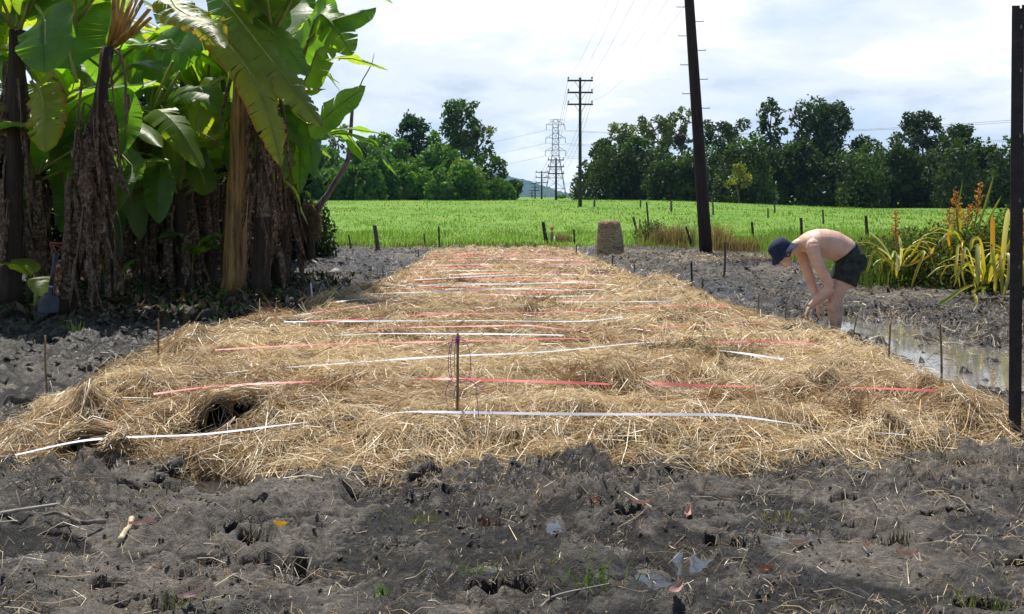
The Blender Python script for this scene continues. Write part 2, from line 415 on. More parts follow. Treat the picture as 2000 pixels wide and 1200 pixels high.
tag(pa, 'trampled grey mud with footprints in front of the straw bed', kind='structure')
FAR_FOOT = [(rng.uniform(-6, 6.2), rng.uniform(7, 24), rng.uniform(.10, .2), rng.uniform(.06, .1), rng.uniform(-1.5, 1.5), rng.uniform(.04, .10)) for i in range(420)]
_mz = mud_z
def mud_far(x, y, fine=True): return stamp(x, y, _mz(x, y, False) + (fbm(x * 17, y * 17, 2, 61) - .5) * .07, FAR_FOOT)
mud_z_near = mud_z; mud_z = mud_far
pb = mud_patch('mud_ground', -17, 15, 360, 12.4, 30, 200, False,
               lambda x, y: .5 * ((np.abs(x) < 7.0) & (y < 12.70)) + .9 * sst(28.2, 29.8, y) + .5 * np.maximum(sst(-16, -17, x), sst(14, 15, x)))
def mud_mid(x, y, fine=True):
    z = stamp(x, y, _mz(x, y, False), FAR_FOOT)
    wx = x + .05 * fbm(x * 7, y * 7, 2, 1); wy = y + .05 * fbm(x * 7, y * 7, 2, 2)
    w1 = np.clip(1 - worley(wx * 7.5, wy * 7.5, 3) * 1.15, 0, 1); w2 = np.clip(1 - worley(x * 17, y * 17, 5) * 1.1, 0, 1)
    return z + (fbm(x * 17, y * 17, 2, 61) - .5) * .05 + w1 ** .7 * .06 * sst(.42, .6, fbm(x * 1.7, y * 1.7, 2, 64)) + w2 ** .7 * .024 - .02
mud_z = mud_mid
pm = mud_patch('mud_ground', -7.2, 7.2, 500, 6.4, 12.9, 220, False,
               lambda x, y: .5 * ((np.abs(x) < 4.12) & (y < 6.74)) + .6 * sst(12.78, 12.9, y) + .5 * np.maximum(sst(-7.1, -7.2, x), sst(7.1, 7.2, x)))
tag(pm, 'clodded mud beside the near half of the straw bed', kind='structure')
mud_z = mud_z_near
tag(pb, 'churned dark mud on both sides of the straw bed', kind='structure')
# standing water: low sheets that show wherever the mud dips under them
M['water_dark'] = M['water'].copy()
for n_ in M['water_dark'].node_tree.nodes:
    if n_.type == 'VALTORGB':
        n_.color_ramp.elements[0].color = (.030, .028, .025, 1); n_.color_ramp.elements[1].color = (.062, .057, .050, 1)
    if n_.type == 'BSDF_PRINCIPLED': n_.inputs['Roughness'].default_value = .03; n_.inputs['IOR'].default_value = 1.6
def puddle(label, x0, x1, y0, y1, z, wm='water'):
    x, y, f = grid(x0, x1, 6, y0, y1, 6)
    tag(np_mesh('puddle_water', np.stack([x, y, np.full_like(x, z)], 1), f, M[wm]), label, kind='structure')
puddle('silty water standing in the footprints of the foreground', -4.2, 4.2, 2.6, 5.6, -.062, 'water_dark')
puddle('wide silty puddles along the right side of the straw', 2.2, 5.6, 6.9, 27, -.058)
puddle('thin water lying in the churned mud left of the straw', -7, -1.2, 9, 27, -.085)

# the field: one sheet to the horizon
ys = np.concatenate([[-400, -150, -60, -20, -6, 0, 2.4], np.linspace(3, 30, 28), np.geomspace(31, 3600, 90)])
xs = np.concatenate([-np.geomspace(3600, 18, 60), np.linspace(-17, 17, 35), np.geomspace(18, 3600, 60)])
X, Y = np.meshgrid(xs, ys); nx = len(xs); ny = len(ys)
i = np.arange((ny - 1) * nx).reshape(ny - 1, nx)[:, :-1].ravel(); f = np.stack([i, i + 1, i + nx + 1, i + nx], 1)
x, y = X.ravel(), Y.ravel(); z = field_rise(x, y) + .02
ax_ = np.abs(x)
pit = ((y > 2.9) & (y < 6.9) & (ax_ < 3.6)) | ((y > 6.9) & (y < 12.6) & (ax_ < 6.6)) | ((y > 12.6) & (y < 28.7) & (ax_ < 14.6))
z = np.where(y < 28.9, -.035, z) - .7 * pit
m, t, o = mat('field'); co = objco(t)
nA = noise(t, .12, 6, .6, co); nB = noise(t, 1.6, 5, .65, mapped(t, co, (1, .35, 1)))
gc = ramp(t, nA, [(.32, (.10, .20, .026)), (.5, (.14, .25, .034)), (.68, (.19, .27, .05))])
gc = mixc(t, ramp(t, nB, [(.35, .55), (.7, 0)]), gc, (.075, .155, .02))
sepn = nd(t, 'ShaderNodeSeparateXYZ', {0: co})
mudf = nd(t, 'ShaderNodeMath', {0: sepn.outputs[1], 1: 28.5}, operation='LESS_THAN').outputs[0]
gc = mixc(t, mudf, gc, (.10, .09, .075))
b = nd(t, 'ShaderNodeBsdfPrincipled', {'Base Color': gc, 'Roughness': .9, 'Specular IOR Level': .1})
t.links.new(bump(t, nB, .6, .12), b.inputs['Normal']); t.links.new(b.outputs[0], o.inputs[0])
fs = np_mesh('field_ground', np.stack([x, y, z], 1), f, m); tag(fs, 'green pasture running back to the trees', kind='structure')

# ------------------------------------------------------------------ straw bed
bx0, bx1, by0, by1 = -4.3, 4.3, 4.6, 26.6
BNX, BNY = 265, 680
gx, gy, gf = grid(bx0, bx1, BNX, by0, by1, BNY)
dd = bed_in(gx, gy)
ground = mud_z(gx, gy, False)
lump = (fbm(gx * 1.5, gy * 1.5, 4, 21) - .5) * .15 + (np.abs(fbm(gx * 3.2, gy * 2.6, 3, 29) - .5)) * -.24 + (fbm(gx * 6.5, gy * 6.5, 2, 30) - .5) * .13 + .04
thick = (.12 - .07 * sst(12, 24, gy)) * sst(-.02, .5, dd) + lump * sst(.05, .4, dd) * (1 - .45 * sst(12, 24, gy))
for a, b_, r, h in BUMPS:
    thick += h * np.exp(-((gx - a) ** 2 + (gy - b_) ** 2) / (r * r * .5)) * sst(0, .3, dd)
thick *= 1 - .62 * sst(2.0, 2.6, gx) * sst(9.0, 9.7, gy) * sst(12.4, 11.4, gy)
hm = hole_m(gx, gy)
BED = np.where(dd > -.02, ground + np.maximum(thick, 0.0) * (1 - hm) - hm * .03, ground - .05)
BED = BED - .25 * sst(0.0, -.12, dd)
def look(A, x, y):
    u = np.clip((x - bx0) / (bx1 - bx0) * (BNX - 1), 0, BNX - 1.001); v = np.clip((y - by0) / (by1 - by0) * (BNY - 1), 0, BNY - 1.001)
    i = u.astype(int); j = v.astype(int); a = u - i; b_ = v - j
    return (A[j, i] * (1 - a) + A[j, i + 1] * a) * (1 - b_) + (A[j + 1, i] * (1 - a) + A[j + 1, i + 1] * a) * b_
def spline(pts, n):
    p = [np.array(q, float) for q in pts]
    if len(p) == 2: p = [p[0], (p[0] + p[1]) / 2, p[1]]
    p = [2 * p[0] - p[1]] + p + [2 * p[-1] - p[-2]]; segs = len(p) - 3; out_ = []
    for q in np.linspace(0, segs - 1e-6, n):
        i = int(q); u = q - i; a, b, c, d = p[i:i + 4]
        out_.append(.5 * ((2 * b) + (c - a) * u + (2 * a - 5 * b + 4 * c - d) * u * u + (3 * b - a - 3 * c + d) * u ** 3))
    return np.array(out_)
BEDG = BED.reshape(BNY, BNX)
def blur(A, k):
    for ax in (0, 1):
        c = np.cumsum(np.pad(A, [(k + 1, k) if i == ax else (0, 0) for i in (0, 1)], 'edge'), axis=ax)
        n_ = A.shape[ax]; A = (np.take(c, range(2 * k + 1, 2 * k + 1 + n_), axis=ax) - np.take(c, range(0, n_), axis=ax)) / (2 * k + 1)
    return A
BEDS = blur(blur(np.maximum(BEDG, -.02), 9), 9)
def on_bed(px_, py, off=0.0, A=None):
    A = BEDG if A is None else A; z = .15
    for _ in range(16):
        q = G(px_, py, z); z = .5 * z + .5 * (float(look(A, np.array([q.x]), np.array([q.y]))[0]) + off)
    return G(px_, py, z)
TAPES = [
 ('w', [(30, 889), (150, 863), (240, 855), (375, 850), (450, 843), (600, 825), (780, 806), (895, 806), (1100, 809), (1340, 810), (1440, 813), (1600, 835), (1770, 850)], ()),
 ('r', [(300, 770), (420, 755), (600, 746), (750, 741), (895, 741), (1020, 745), (1150, 749), (1230, 752), (1290, 750), (1420, 755), (1640, 757), (1840, 764)], (7,)),
 ('w', [(440, 729), (530, 720), (620, 714), (780, 702), (900, 695), (1060, 688), (1290, 668), (1365, 680), (1440, 689), (1530, 702)], (1, 7)),
 ('r', [(420, 684), (520, 678), (660, 672), (895, 667), (1090, 662), (1170, 663), (1250, 664), (1340, 668), (1450, 668), (1510, 667), (1590, 672)], (5, 7)),
 ('w', [(520, 665), (600, 660), (670, 655), (760, 652), (970, 653), (1100, 655)], (1,)),
 ('r', [(680, 645), (800, 640), (960, 637), (1030, 636), (1100, 643), (1200, 644), (1300, 640), (1420, 634), (1500, 631)], (5,)),
 ('w', [(555, 629), (680, 628), (800, 627), (850, 628), (890, 627), (980, 627), (1130, 628), (1220, 620)], (3,)),
 ('r', [(600, 629), (700, 624), (760, 619), (830, 615), (880, 614), (1000, 612), (1120, 609), (1240, 602), (1360, 596), (1420, 598)], (2,)),
 ('w', [(575, 617), (690, 600), (800, 587), (900, 589), (1000, 589), (1100, 590), (1210, 590), (1310, 589)], (4,)),
 ('r', [(610, 611), (700, 599), (800, 585), (860, 582), (970, 586), (1040, 588), (1100, 588), (1180, 584)], (5,)),
 ('w', [(655, 590), (720, 583), (790, 579), (870, 577), (950, 575), (1050, 579), (1170, 578)], (3,)),
 ('r', [(740, 580), (860, 578), (960, 577), (1050, 572), (1160, 565), (1220, 563), (1310, 567)], (1,)),
 ('w', [(700, 575), (790, 572), (850, 570), (990, 564), (1090, 567), (1180, 566)], ()),
 ('r', [(760, 565), (870, 562), (990, 565), (1080, 561), (1160, 559)], ()),
 ('w', [(745, 563), (870, 556), (1000, 555), (1110, 552), (1200, 556)], ()),
 ('r', [(765, 552), (900, 545), (990, 546), (1100, 549), (1230, 553)], ()),
 ('w', [(810, 547), (1000, 537), (1100, 536), (1190, 540)], ()),
 ('r', [(790, 541), (900, 536), (1010, 533), (1130, 535), (1210, 538)], ()),
 ('w', [(800, 533), (900, 529), (1020, 529), (1180, 531)], ()),
 ('r', [(800, 526), (920, 523), (1040, 525), (1170, 524)], ()),
 ('r', [(805, 522), (930, 520), (1050, 521), (1168, 519)], ()),
 ('w', [(815, 519), (930, 517), (1040, 518), (1140, 516)], ()),
 ('r', [(820, 514), (940, 512), (1060, 512), (1165, 513)], ()),
 ('r', [(825, 511), (940, 510), (1060, 509), (1150, 510)], ()),
 ('w', [(830, 509), (930, 508), (1050, 507), (1120, 508)], ()),
 ('r', [(835, 504), (940, 503), (1050, 502), (1135, 504)], ()),
 ('r', [(840, 501), (945, 500), (1055, 499), (1128, 501)], ()),
 ('r', [(845, 499), (950, 497), (1060, 496), (1120, 498)], ()),
 ('r', [(848, 496), (950, 494), (1055, 494), (1115, 495)], ()),
 ('r', [(850, 493), (950, 491), (1050, 491), (1110, 492)], ()),
]
TAPE_PATHS = []; low_ = np.full(BED.shape, 9.0)
for kind_, pts, hid in TAPES:
    S = spline([tuple(on_bed(a, b, .10 if i not in hid else .02, BEDS)) for i, (a, b) in enumerate(pts)], 120)
    TAPE_PATHS.append((kind_, S)); ok = np.interp(np.linspace(0, len(pts) - 1, 120), range(len(pts)), [0 if i in hid else 1 for i in range(len(pts))])
    if S[:, 0].max() - S[:, 0].min() > .1:
        o_x = np.argsort(S[:, 0]); ty = np.interp(gx, S[o_x, 0], S[o_x, 1]); tz = np.interp(gx, S[o_x, 0], S[o_x, 2]); tk = np.interp(gx, S[o_x, 0], ok[o_x]) * (gx > S[:, 0].min() + .06) * (gx < S[:, 0].max() - .06)
        d_ = gy - ty; wn_, wf_ = .42, .10      # the straw is pressed down under the taut tape and just in front of it
        cap = tz - .085 + np.where(d_ < 0, np.where(-d_ < 1.0, .04 * -d_, .04 + 1.6 * (-d_ - 1.0)), 1.6 * np.maximum(0, d_ - wf_))
        low_ = np.minimum(low_, np.where(tk > .5, cap, 9.0))
BED = np.where(dd > .05, np.minimum(BED, np.maximum(low_, ground + .02)), BED)
hole_big = np.zeros_like(gx)
for a, b_, rx, ry in HOLES: hole_big = np.maximum(hole_big, sst(1.5, 1.2, np.sqrt(((gx - a) / rx) ** 2 + ((gy - b_ + .02) / ry) ** 2)))
BEDG = BED.reshape(BNY, BNX); DDG = (dd - hole_m((gx - 0), gy) * 2 - 2 * hole_big).reshape(BNY, BNX)
def bed_at(x, y): return float(look(BEDG, np.array([x]), np.array([y]))[0])
m, t, o = mat('straw_base'); co = objco(t)
nA = noise(t, 5, 8, .65, co); nB = noise(t, 90, 4, .7, mapped(t, co, (1, .4, 1)))
c = ramp(t, nB, [(.3, (.07, .042, .018)), (.55, (.25, .165, .075)), (.75, (.42, .31, .16))])
c = mixc(t, ramp(t, nA, [(.4, .5), (.65, 0)]), c, (.10, .06, .026))
b = nd(t, 'ShaderNodeBsdfPrincipled', {'Base Color': c, 'Roughness': .8, 'Specular IOR Level': .2})
t.links.new(bump(t, nB, .9, .03), b.inputs['Normal']); t.links.new(b.outputs[0], o.inputs[0]); M['straw_base'] = m
keep = (dd > -.16)[gf].any(1) & (hm < .6)[gf].all(1)
used = np.unique(gf[keep]); remap = -np.ones(len(gx), int); remap[used] = np.arange(len(used))
bed = np_mesh('straw_bed', np.stack([gx, gy, BED], 1)[used], remap[gf[keep]], M['straw_base'])
tag(bed, 'long bed of loose golden straw mulch laid over the mud', 'straw bed', kind='structure')

BROWN = []
def strands(name, P0, ang, L, W, lift, mt, col, curve=.5, pitch=None, hug=None, seg=3, parent=None, taper=0.6):
    """ribbons: start points P0 (n,3), heading ang, length L, width W; hug(x,y) keeps them on a surface"""
    n = len(P0); k = seg + 1
    s = np.linspace(-.5, .5, k)[None, :]
    bend = rng.normal(0, curve, n)[:, None]
    a = ang[:, None] + bend * s
    dx = np.cos(a); dy = np.sin(a)
    step = L[:, None] / seg
    cxp = np.concatenate([np.zeros((n, 1)), np.cumsum((dx[:, 1:] + dx[:, :-1]) / 2 * step, 1)], 1)
    cyp = np.concatenate([np.zeros((n, 1)), np.cumsum((dy[:, 1:] + dy[:, :-1]) / 2 * step, 1)], 1)
    cxp -= cxp.mean(1, keepdims=True); cyp -= cyp.mean(1, keepdims=True)
    x = P0[:, 0:1] + cxp; y = P0[:, 1:2] + cyp
    if hug is not None: z = hug(x, y)
    else: z = np.repeat(P0[:, 2:3], k, 1)
    arch = rng.uniform(-.01, .035, n)[:, None] * (1 - (2 * s) ** 2)
    tilt = (pitch if pitch is not None else rng.normal(0, .10, n))[:, None] * s * L[:, None]
    z = z + lift[:, None] + arch + tilt
    C = np.stack([x, y, z], 2)
    T = np.gradient(C, axis=1); T /= np.linalg.norm(T, axis=2, keepdims=True) + 1e-9
    R = rng.normal(0, 1, (n, 1, 3)); B = np.cross(T, R); B /= np.linalg.norm(B, axis=2, keepdims=True) + 1e-9
    w = W[:, None, None] * .5 * np.linspace(1, taper, k)[None, :, None]
    V = np.stack([C - B * w, C + B * w], 2).reshape(-1, 3)
    i = (np.arange(n) * k * 2)[:, None] + np.arange(seg)[None, :] * 2; i = i.ravel()
    Fc = np.stack([i, i + 1, i + 3, i + 2], 1)
    return np_mesh(name, V, Fc, mt, parent, col=np.repeat(col, k * 2, 0))
def straw_col(n, x, y, golden=None):
    pal = np.array([(.82, .68, .44), (.73, .55, .30), (.57, .39, .18), (.34, .20, .085), (.84, .77, .60), (.44, .38, .28), (.17, .105, .055)])
    g = fbm(x * 1.1, y * 1.1, 3, 55)
    pr = np.array([.27, .22, .14, .09, .16, .08, .04])
    u = rng.random(n); idx = np.searchsorted(np.cumsum(pr), u * .999)
    br = g < .43
    idx = np.where(br & (rng.random(n) < .55), rng.choice([2, 3, 6, 5], n), idx)
    return pal[np.clip(idx, 0, 6)] * rng.uniform(.8, 1.18, (n, 1))
def straw_cover(x, y, L, W, name, label, spread=.95, liftmax=.05, pitch=.14, seg=3):
    n = len(x)
    ang = fbm(x * 1.9, y * 1.9, 2, 71) * 9 + rng.normal(0, spread, n)
    lift = rng.uniform(.0, 1, n) ** 1.6 * liftmax + .004
    o_ = strands(name, np.stack([x, y, np.zeros(n)], 1), ang, L, W, lift, M['straw'], straw_col(n, x, y), curve=.9, seg=seg,
                 pitch=rng.normal(0, pitch, n), hug=lambda a, b_: np.maximum(look(BEDG, a.ravel(), b_.ravel()).reshape(a.shape), -.03))
    return tag(o_, label, 'straw', kind='stuff')
def sample_bed(n, y0, y1, lo=0.0):
    y = y0 + (y1 - y0) * rng.random(n); x = rng.uniform(-3.9, 3.9, n)
    d = look(DDG, x, y); k = d + rng.normal(0, .05, n) > lo
    return x[k], y[k]
x, y = sample_bed(98000, 4.8, 8.2)
straw_cover(x, y, rng.uniform(.05, .34, len(x)), rng.uniform(.0018, .0046, len(x)), 'straw_layer', 'loose straw strands at the near end of the bed', seg=2)
x, y = sample_bed(76000, 8.0, 13.5)
straw_cover(x, y, rng.uniform(.12, .42, len(x)), rng.uniform(.0035, .006, len(x)), 'straw_layer', 'loose straw strands in the middle of the bed', liftmax=.055, seg=2)
x, y = sample_bed(70000, 13.3, 26)
straw_cover(x, y, rng.uniform(.12, .40, len(x)), rng.uniform(.006, .011, len(x)), 'straw_layer', 'loose straw strands at the far end of the bed', liftmax=.06, seg=2)
# upright wisps and tufts that break the outline
nt_ = 420; tx, ty = sample_bed(nt_ * 2, 5.2, 25, .08); k_ = ~((tx > 2.0) & (ty > 9.2) & (ty < 12)); tx, ty = tx[k_][:nt_], ty[k_][:nt_]
cx_ = np.repeat(tx, 26) + rng.normal(0, .05, len(tx) * 26); cy_ = np.repeat(ty, 26) + rng.normal(0, .05, len(tx) * 26)
n = len(cx_); a0 = np.repeat(rng.uniform(0, 6.28, len(tx)), 26)
o_ = strands('straw_layer', np.stack([cx_, cy_, np.zeros(n)], 1), a0 + rng.normal(0, .5, n), rng.uniform(.15, .38, n), np.repeat(np.clip(ty * .00055, .003, .01), 26),
             rng.uniform(.01, .09, n), M['straw'], straw_col(n, cx_, cy_), curve=1.2, pitch=rng.normal(.35, .3, n), hug=lambda a, b_: look(BEDG, a.ravel(), b_.ravel()).reshape(a.shape))
tag(o_, 'raised tufts of straw standing up from the bed', 'straw', kind='stuff')
for (px_, py_), tone_ in zip([(1185, 748), (640, 778), (1048, 598), (1330, 688), (1420, 700), (700, 572), (530, 628), (760, 656), (1420, 800), (380, 652), (900, 556), (1290, 690), (1110, 770), (230, 715), (1660, 800)], [0, 1, 0, 2, 2, 1, 0, 1, 1, 1, 0, 2, 1, 1, 1]):
    q_ = G(px_, py_, .15); n = 260; rr_ = .045 * (q_.y / 7) ** .5 + .03; cx_ = q_.x + rng.normal(0, rr_ * 1.3, n); cy_ = q_.y + rng.normal(0, rr_, n)
    c_ = np.array([[(.20, .095, .035), (.26, .15, .06), (.20, .155, .06)][tone_]]) * rng.uniform(.4, 1.4, (n, 1)); a_ = rng.uniform(0, 6.28) + rng.normal(0, .7, n)
    o_ = strands('straw_clump', np.stack([cx_, cy_, np.zeros(n)], 1), a_, rng.uniform(.08, .24, n), np.full(n, .0004 * q_.y + .001), rng.uniform(.0, .09, n), M['straw'], c_, curve=1.3, pitch=rng.normal(.3, .5, n), hug=lambda a, b_: look(BEDG, a.ravel(), b_.ravel()).reshape(a.shape))
    BROWN.append(o_)
# rims of the two dug holes: straw bent round the edge
for (a, b_, rx, ry), lab in zip(HOLES, ('straw bent over the rim of the larger hole', 'straw bent over the rim of the smaller hole')):
    n = 900; q = rng.uniform(-.3, 3.4, n); r = rng.uniform(1.15, 1.6, n)
    xx = a + np.cos(q) * rx * r; yy = b_ + np.sin(q) * ry * r
    o_ = strands('straw_rim', np.stack([xx, yy, np.zeros(n)], 1), q + 1.57 + rng.normal(0, .25, n), rng.uniform(.12, .34, n), np.full(n, .0042), rng.uniform(.0, .07, n), M['straw'], straw_col(n, xx, yy),
                 curve=1.4, hug=lambda u, v: np.maximum(look(BEDG, u.ravel(), v.ravel()).reshape(u.shape), .07))
    tag(o_, lab, 'straw', kind='stuff')
bpy.ops.object.select_all(action='DESELECT')
for b_ in BROWN: b_.select_set(True)
bpy.context.view_layer.objects.active = BROWN[0]; bpy.ops.object.join()
tag(BROWN[0], 'darker brown and olive clumps matted into the straw bed', 'straw', kind='stuff')
# crumbs of straw over the mud
def scatter_litter(n, x0, x1, y0, y1, W, label, dens=None, L=(.03, .22), curve=1.0):
    x = rng.uniform(x0, x1, n); y = rng.uniform(y0, y1, n)
    k = np.ones(n, bool) if dens is None else rng.random(n) < dens(x, y)
    x, y = x[k], y[k]; n = len(x)
    zz = (mud_z if y1 < 6.5 else (lambda a, b_: np.where(b_ < 12.8, mud_mid(a, b_), mud_far(a, b_))))
    cols = straw_col(n, x, y) * rng.uniform(.35, 1.0, (n, 1))
    o_ = strands('straw_litter', np.stack([x, y, np.zeros(n)], 1), rng.uniform(0, 6.28, n), rng.uniform(L[0], L[1], n) , rng.uniform(W * .6, W * 1.2, n), np.full(n, .006), M['straw'], cols,
                 curve=curve, seg=2, pitch=rng.normal(0, .08, n), hug=lambda a, b_: zz(a.ravel(), b_.ravel()).reshape(a.shape))
    return tag(o_, label, 'straw', kind='stuff')
fd = lambda x, y: np.clip(.10 + .5 * sst(.55, .72, fbm(x * 1.6, y * 1.6, 3, 19)) + .9 * sst(5.0, 5.5, y), 0, 1)
scatter_litter(9000, -3.4, 3.4, 2.8, 5.7, .0026, 'scattered straw stalks on the foreground mud', fd)
scatter_litter(21000, -3.4, 3.4, 2.8, 5.8, .0024, 'short chaff and crumbs of straw trodden into the foreground mud', lambda x, y: np.clip(.25 + .9 * sst(.42, .62, fbm(x * 2.1, y * 2.1, 3, 23)) + .5 * sst(4.9, 5.5, y), 0, 1), (.008, .06))
# loose crumbs of soil
def crumbs(n, x0, x1, y0, y1, r0, r1, zf, label):
    x = rng.uniform(x0, x1, n); y = rng.uniform(y0, y1, n); k = rng.random(n) < .15 + .85 * sst(.42, .6, fbm(x * 1.9, y * 1.9, 3, 34)); x, y = x[k], y[k]; n = len(x)
    z = zf(x, y); r = r0 * (r1 / r0) ** (rng.random(n) ** 2.2)
    oc = np.array([(1, 0, 0), (-.5, .87, 0), (-.5, -.87, 0), (.5, .5, .8), (-.7, .1, .75), (.2, -.75, .7), (0, 0, -.7)]); fc = np.array([(0, 3, 5), (3, 4, 5), (0, 1, 3), (1, 4, 3), (1, 2, 4), (2, 5, 4), (2, 0, 5)])
    a = rng.uniform(0, 6.28, n); c, s_ = np.cos(a), np.sin(a); sh = rng.uniform(.6, 1.3, (n, 7, 3)); v = oc[None] * sh
    V = np.stack([v[:, :, 0] * c[:, None] - v[:, :, 1] * s_[:, None], v[:, :, 0] * s_[:, None] + v[:, :, 1] * c[:, None], v[:, :, 2] * .8 + .35], 2) * r[:, None, None] + np.stack([x, y, z], 1)[:, None, :]
    o_ = np_mesh('soil_crumbs', V.reshape(-1, 3), (fc[None] + (np.arange(n) * 7)[:, None, None]).reshape(-1, 3), M['mud'], smooth=False, attr={'wet': np.repeat(rng.uniform(-.3, .45, n), 7)})
    tag(o_, label, 'soil', kind='stuff')
crumbs(11000, -3.3, 3.3, 2.8, 5.6, .003, .016, lambda x, y: pools(x, y, stamp(x, y, mud_z(x, y, True), FOOT)), 'loose crumbs of soil over the foreground mud')
crumbs(9000, 2.3, 6.0, 6.8, 13, .008, .032, lambda x, y: pools(x, y, mud_mid(x, y)), 'loose clods of soil right of the straw bed')
crumbs(8000, -6.8, -2.0, 7.5, 13, .010, .045, lambda x, y: mud_mid(x, y), 'loose clods of soil left of the straw bed')
scatter_litter(9000, 2.0, 6.6, 17, 28, .008, 'dense trampled straw near the hay bale and the leaning pole', lambda x, y: sst(17, 22, y) * sst(.35, .6, fbm(x * .9, y * .9, 2, 7)), (.05, .25), .4)
scatter_litter(17000, 2.4, 6.4, 7, 27, .0052, 'straw strewn over the mud right of the bed', lambda x, y: np.clip(.25 + .6 * sst(3.2, 5.2, x) + .3 * sst(18, 26, y), 0, 1), (.03, .22), .4)
scatter_litter(11000, -6.4, -1.6, 7, 28.5, .0055, 'straw strewn over the mud left of the bed', lambda x, y: .12 + .8 * sst(18, 26, y), (.03, .2), .4)
crumbs(6500, 1.6, 6.4, 12.8, 27, .012, .048, lambda x, y: mud_far(x, y), 'loose clods of soil along the far right of the straw bed')
crumbs(6500, -7.5, -1.4, 12.8, 27, .012, .048, lambda x, y: mud_far(x, y), 'loose clods of soil along the far left of the straw bed')

# ------------------------------------------------------------------ hill far behind
def hill():
    x, y, f = grid(-1500, 260, 300, 1500, 2100, 60)  # drawn at half size, see k below
    ridge = np.interp(x, [-1500, -900, -400, -120, -22, 0, 40, 80, 120, 260], [80, 78, 72, 58, 42, 36, 24, 10, -1, -6])
    prof = np.sin(np.clip((y - 1500) / 420, 0, 1) * math.pi / 2) * (1 - sst(1960, 2100, y) * .3)
    z = ridge * prof + (fbm(x * .02, y * .02, 4, 3) - .5) * 12 * prof + (vnoise(x * .11, y * .11, 9) + vnoise(x * .23, y * .23, 5)) * 4.0 * prof * (ridge > 0) - 3
    m, t, o = mat('hill_forest'); co = objco(t); n = noise(t, .028, 6, .65, co)
    b = nd(t, 'ShaderNodeBsdfPrincipled', {'Base Color': ramp(t, n, [(.3, (.012, .030, .016)), (.7, (.045, .08, .035))]), 'Roughness': 1, 'Specular IOR Level': 0.05})
    t.links.new(b.outputs[0], o.inputs[0])
    k = 1.9; tag(np_mesh('hill', np.stack([x * k, y * k, z * k - 1], 1), f, m), 'forested hill fading blue on the horizon', kind='structure')
hill()

# ------------------------------------------------------------------ trees
def leaf_quads(c, size, nrm=None, asp=.55):
    n = len(c)
    a = rng.normal(0, 1, (n, 3)); a /= np.linalg.norm(a, axis=1, keepdims=True)
    r = rng.normal(0, 1, (n, 3))
    if nrm is not None: r = nrm + r * .55
    b = np.cross(a, r); b /= np.linalg.norm(b, axis=1, keepdims=True) + 1e-9
    s = (size * rng.uniform(.6, 1.25, n))[:, None]
    V = np.stack([c - a * s, c + b * s * asp, c + a * s, c - b * s * asp], 1).reshape(-1, 3)
    return V, np.arange(4 * n).reshape(n, 4)
def crown_points(blobs, per_m2, thick=.45):
    C, Nn, B = [], [], []
    for i, (bx, by, bz, br) in enumerate(blobs):
        n = int(per_m2 * 4 * math.pi * br * br)
        d = rng.normal(0, 1, (n, 3)); d /= np.linalg.norm(d, axis=1, keepdims=True)
        rr = br * (1 - thick * rng.random(n) ** 1.5) * np.where(rng.random(n) < .09, rng.uniform(1.0, 1.5, n), 1)
        lum = .72 + .5 * fbm(d[:, 0] * 2.2 + i * 3.1, d[:, 1] * 2.2 + d[:, 2] * 2.7, 2, 14)
        p = d * (rr * lum)[:, None] * np.array([1, 1, .82]) + np.array([bx, by, bz])
        C.append(p); Nn.append(d); B.append(np.full(n, i))
    return np.concatenate(C), np.concatenate(Nn), np.concatenate(B)
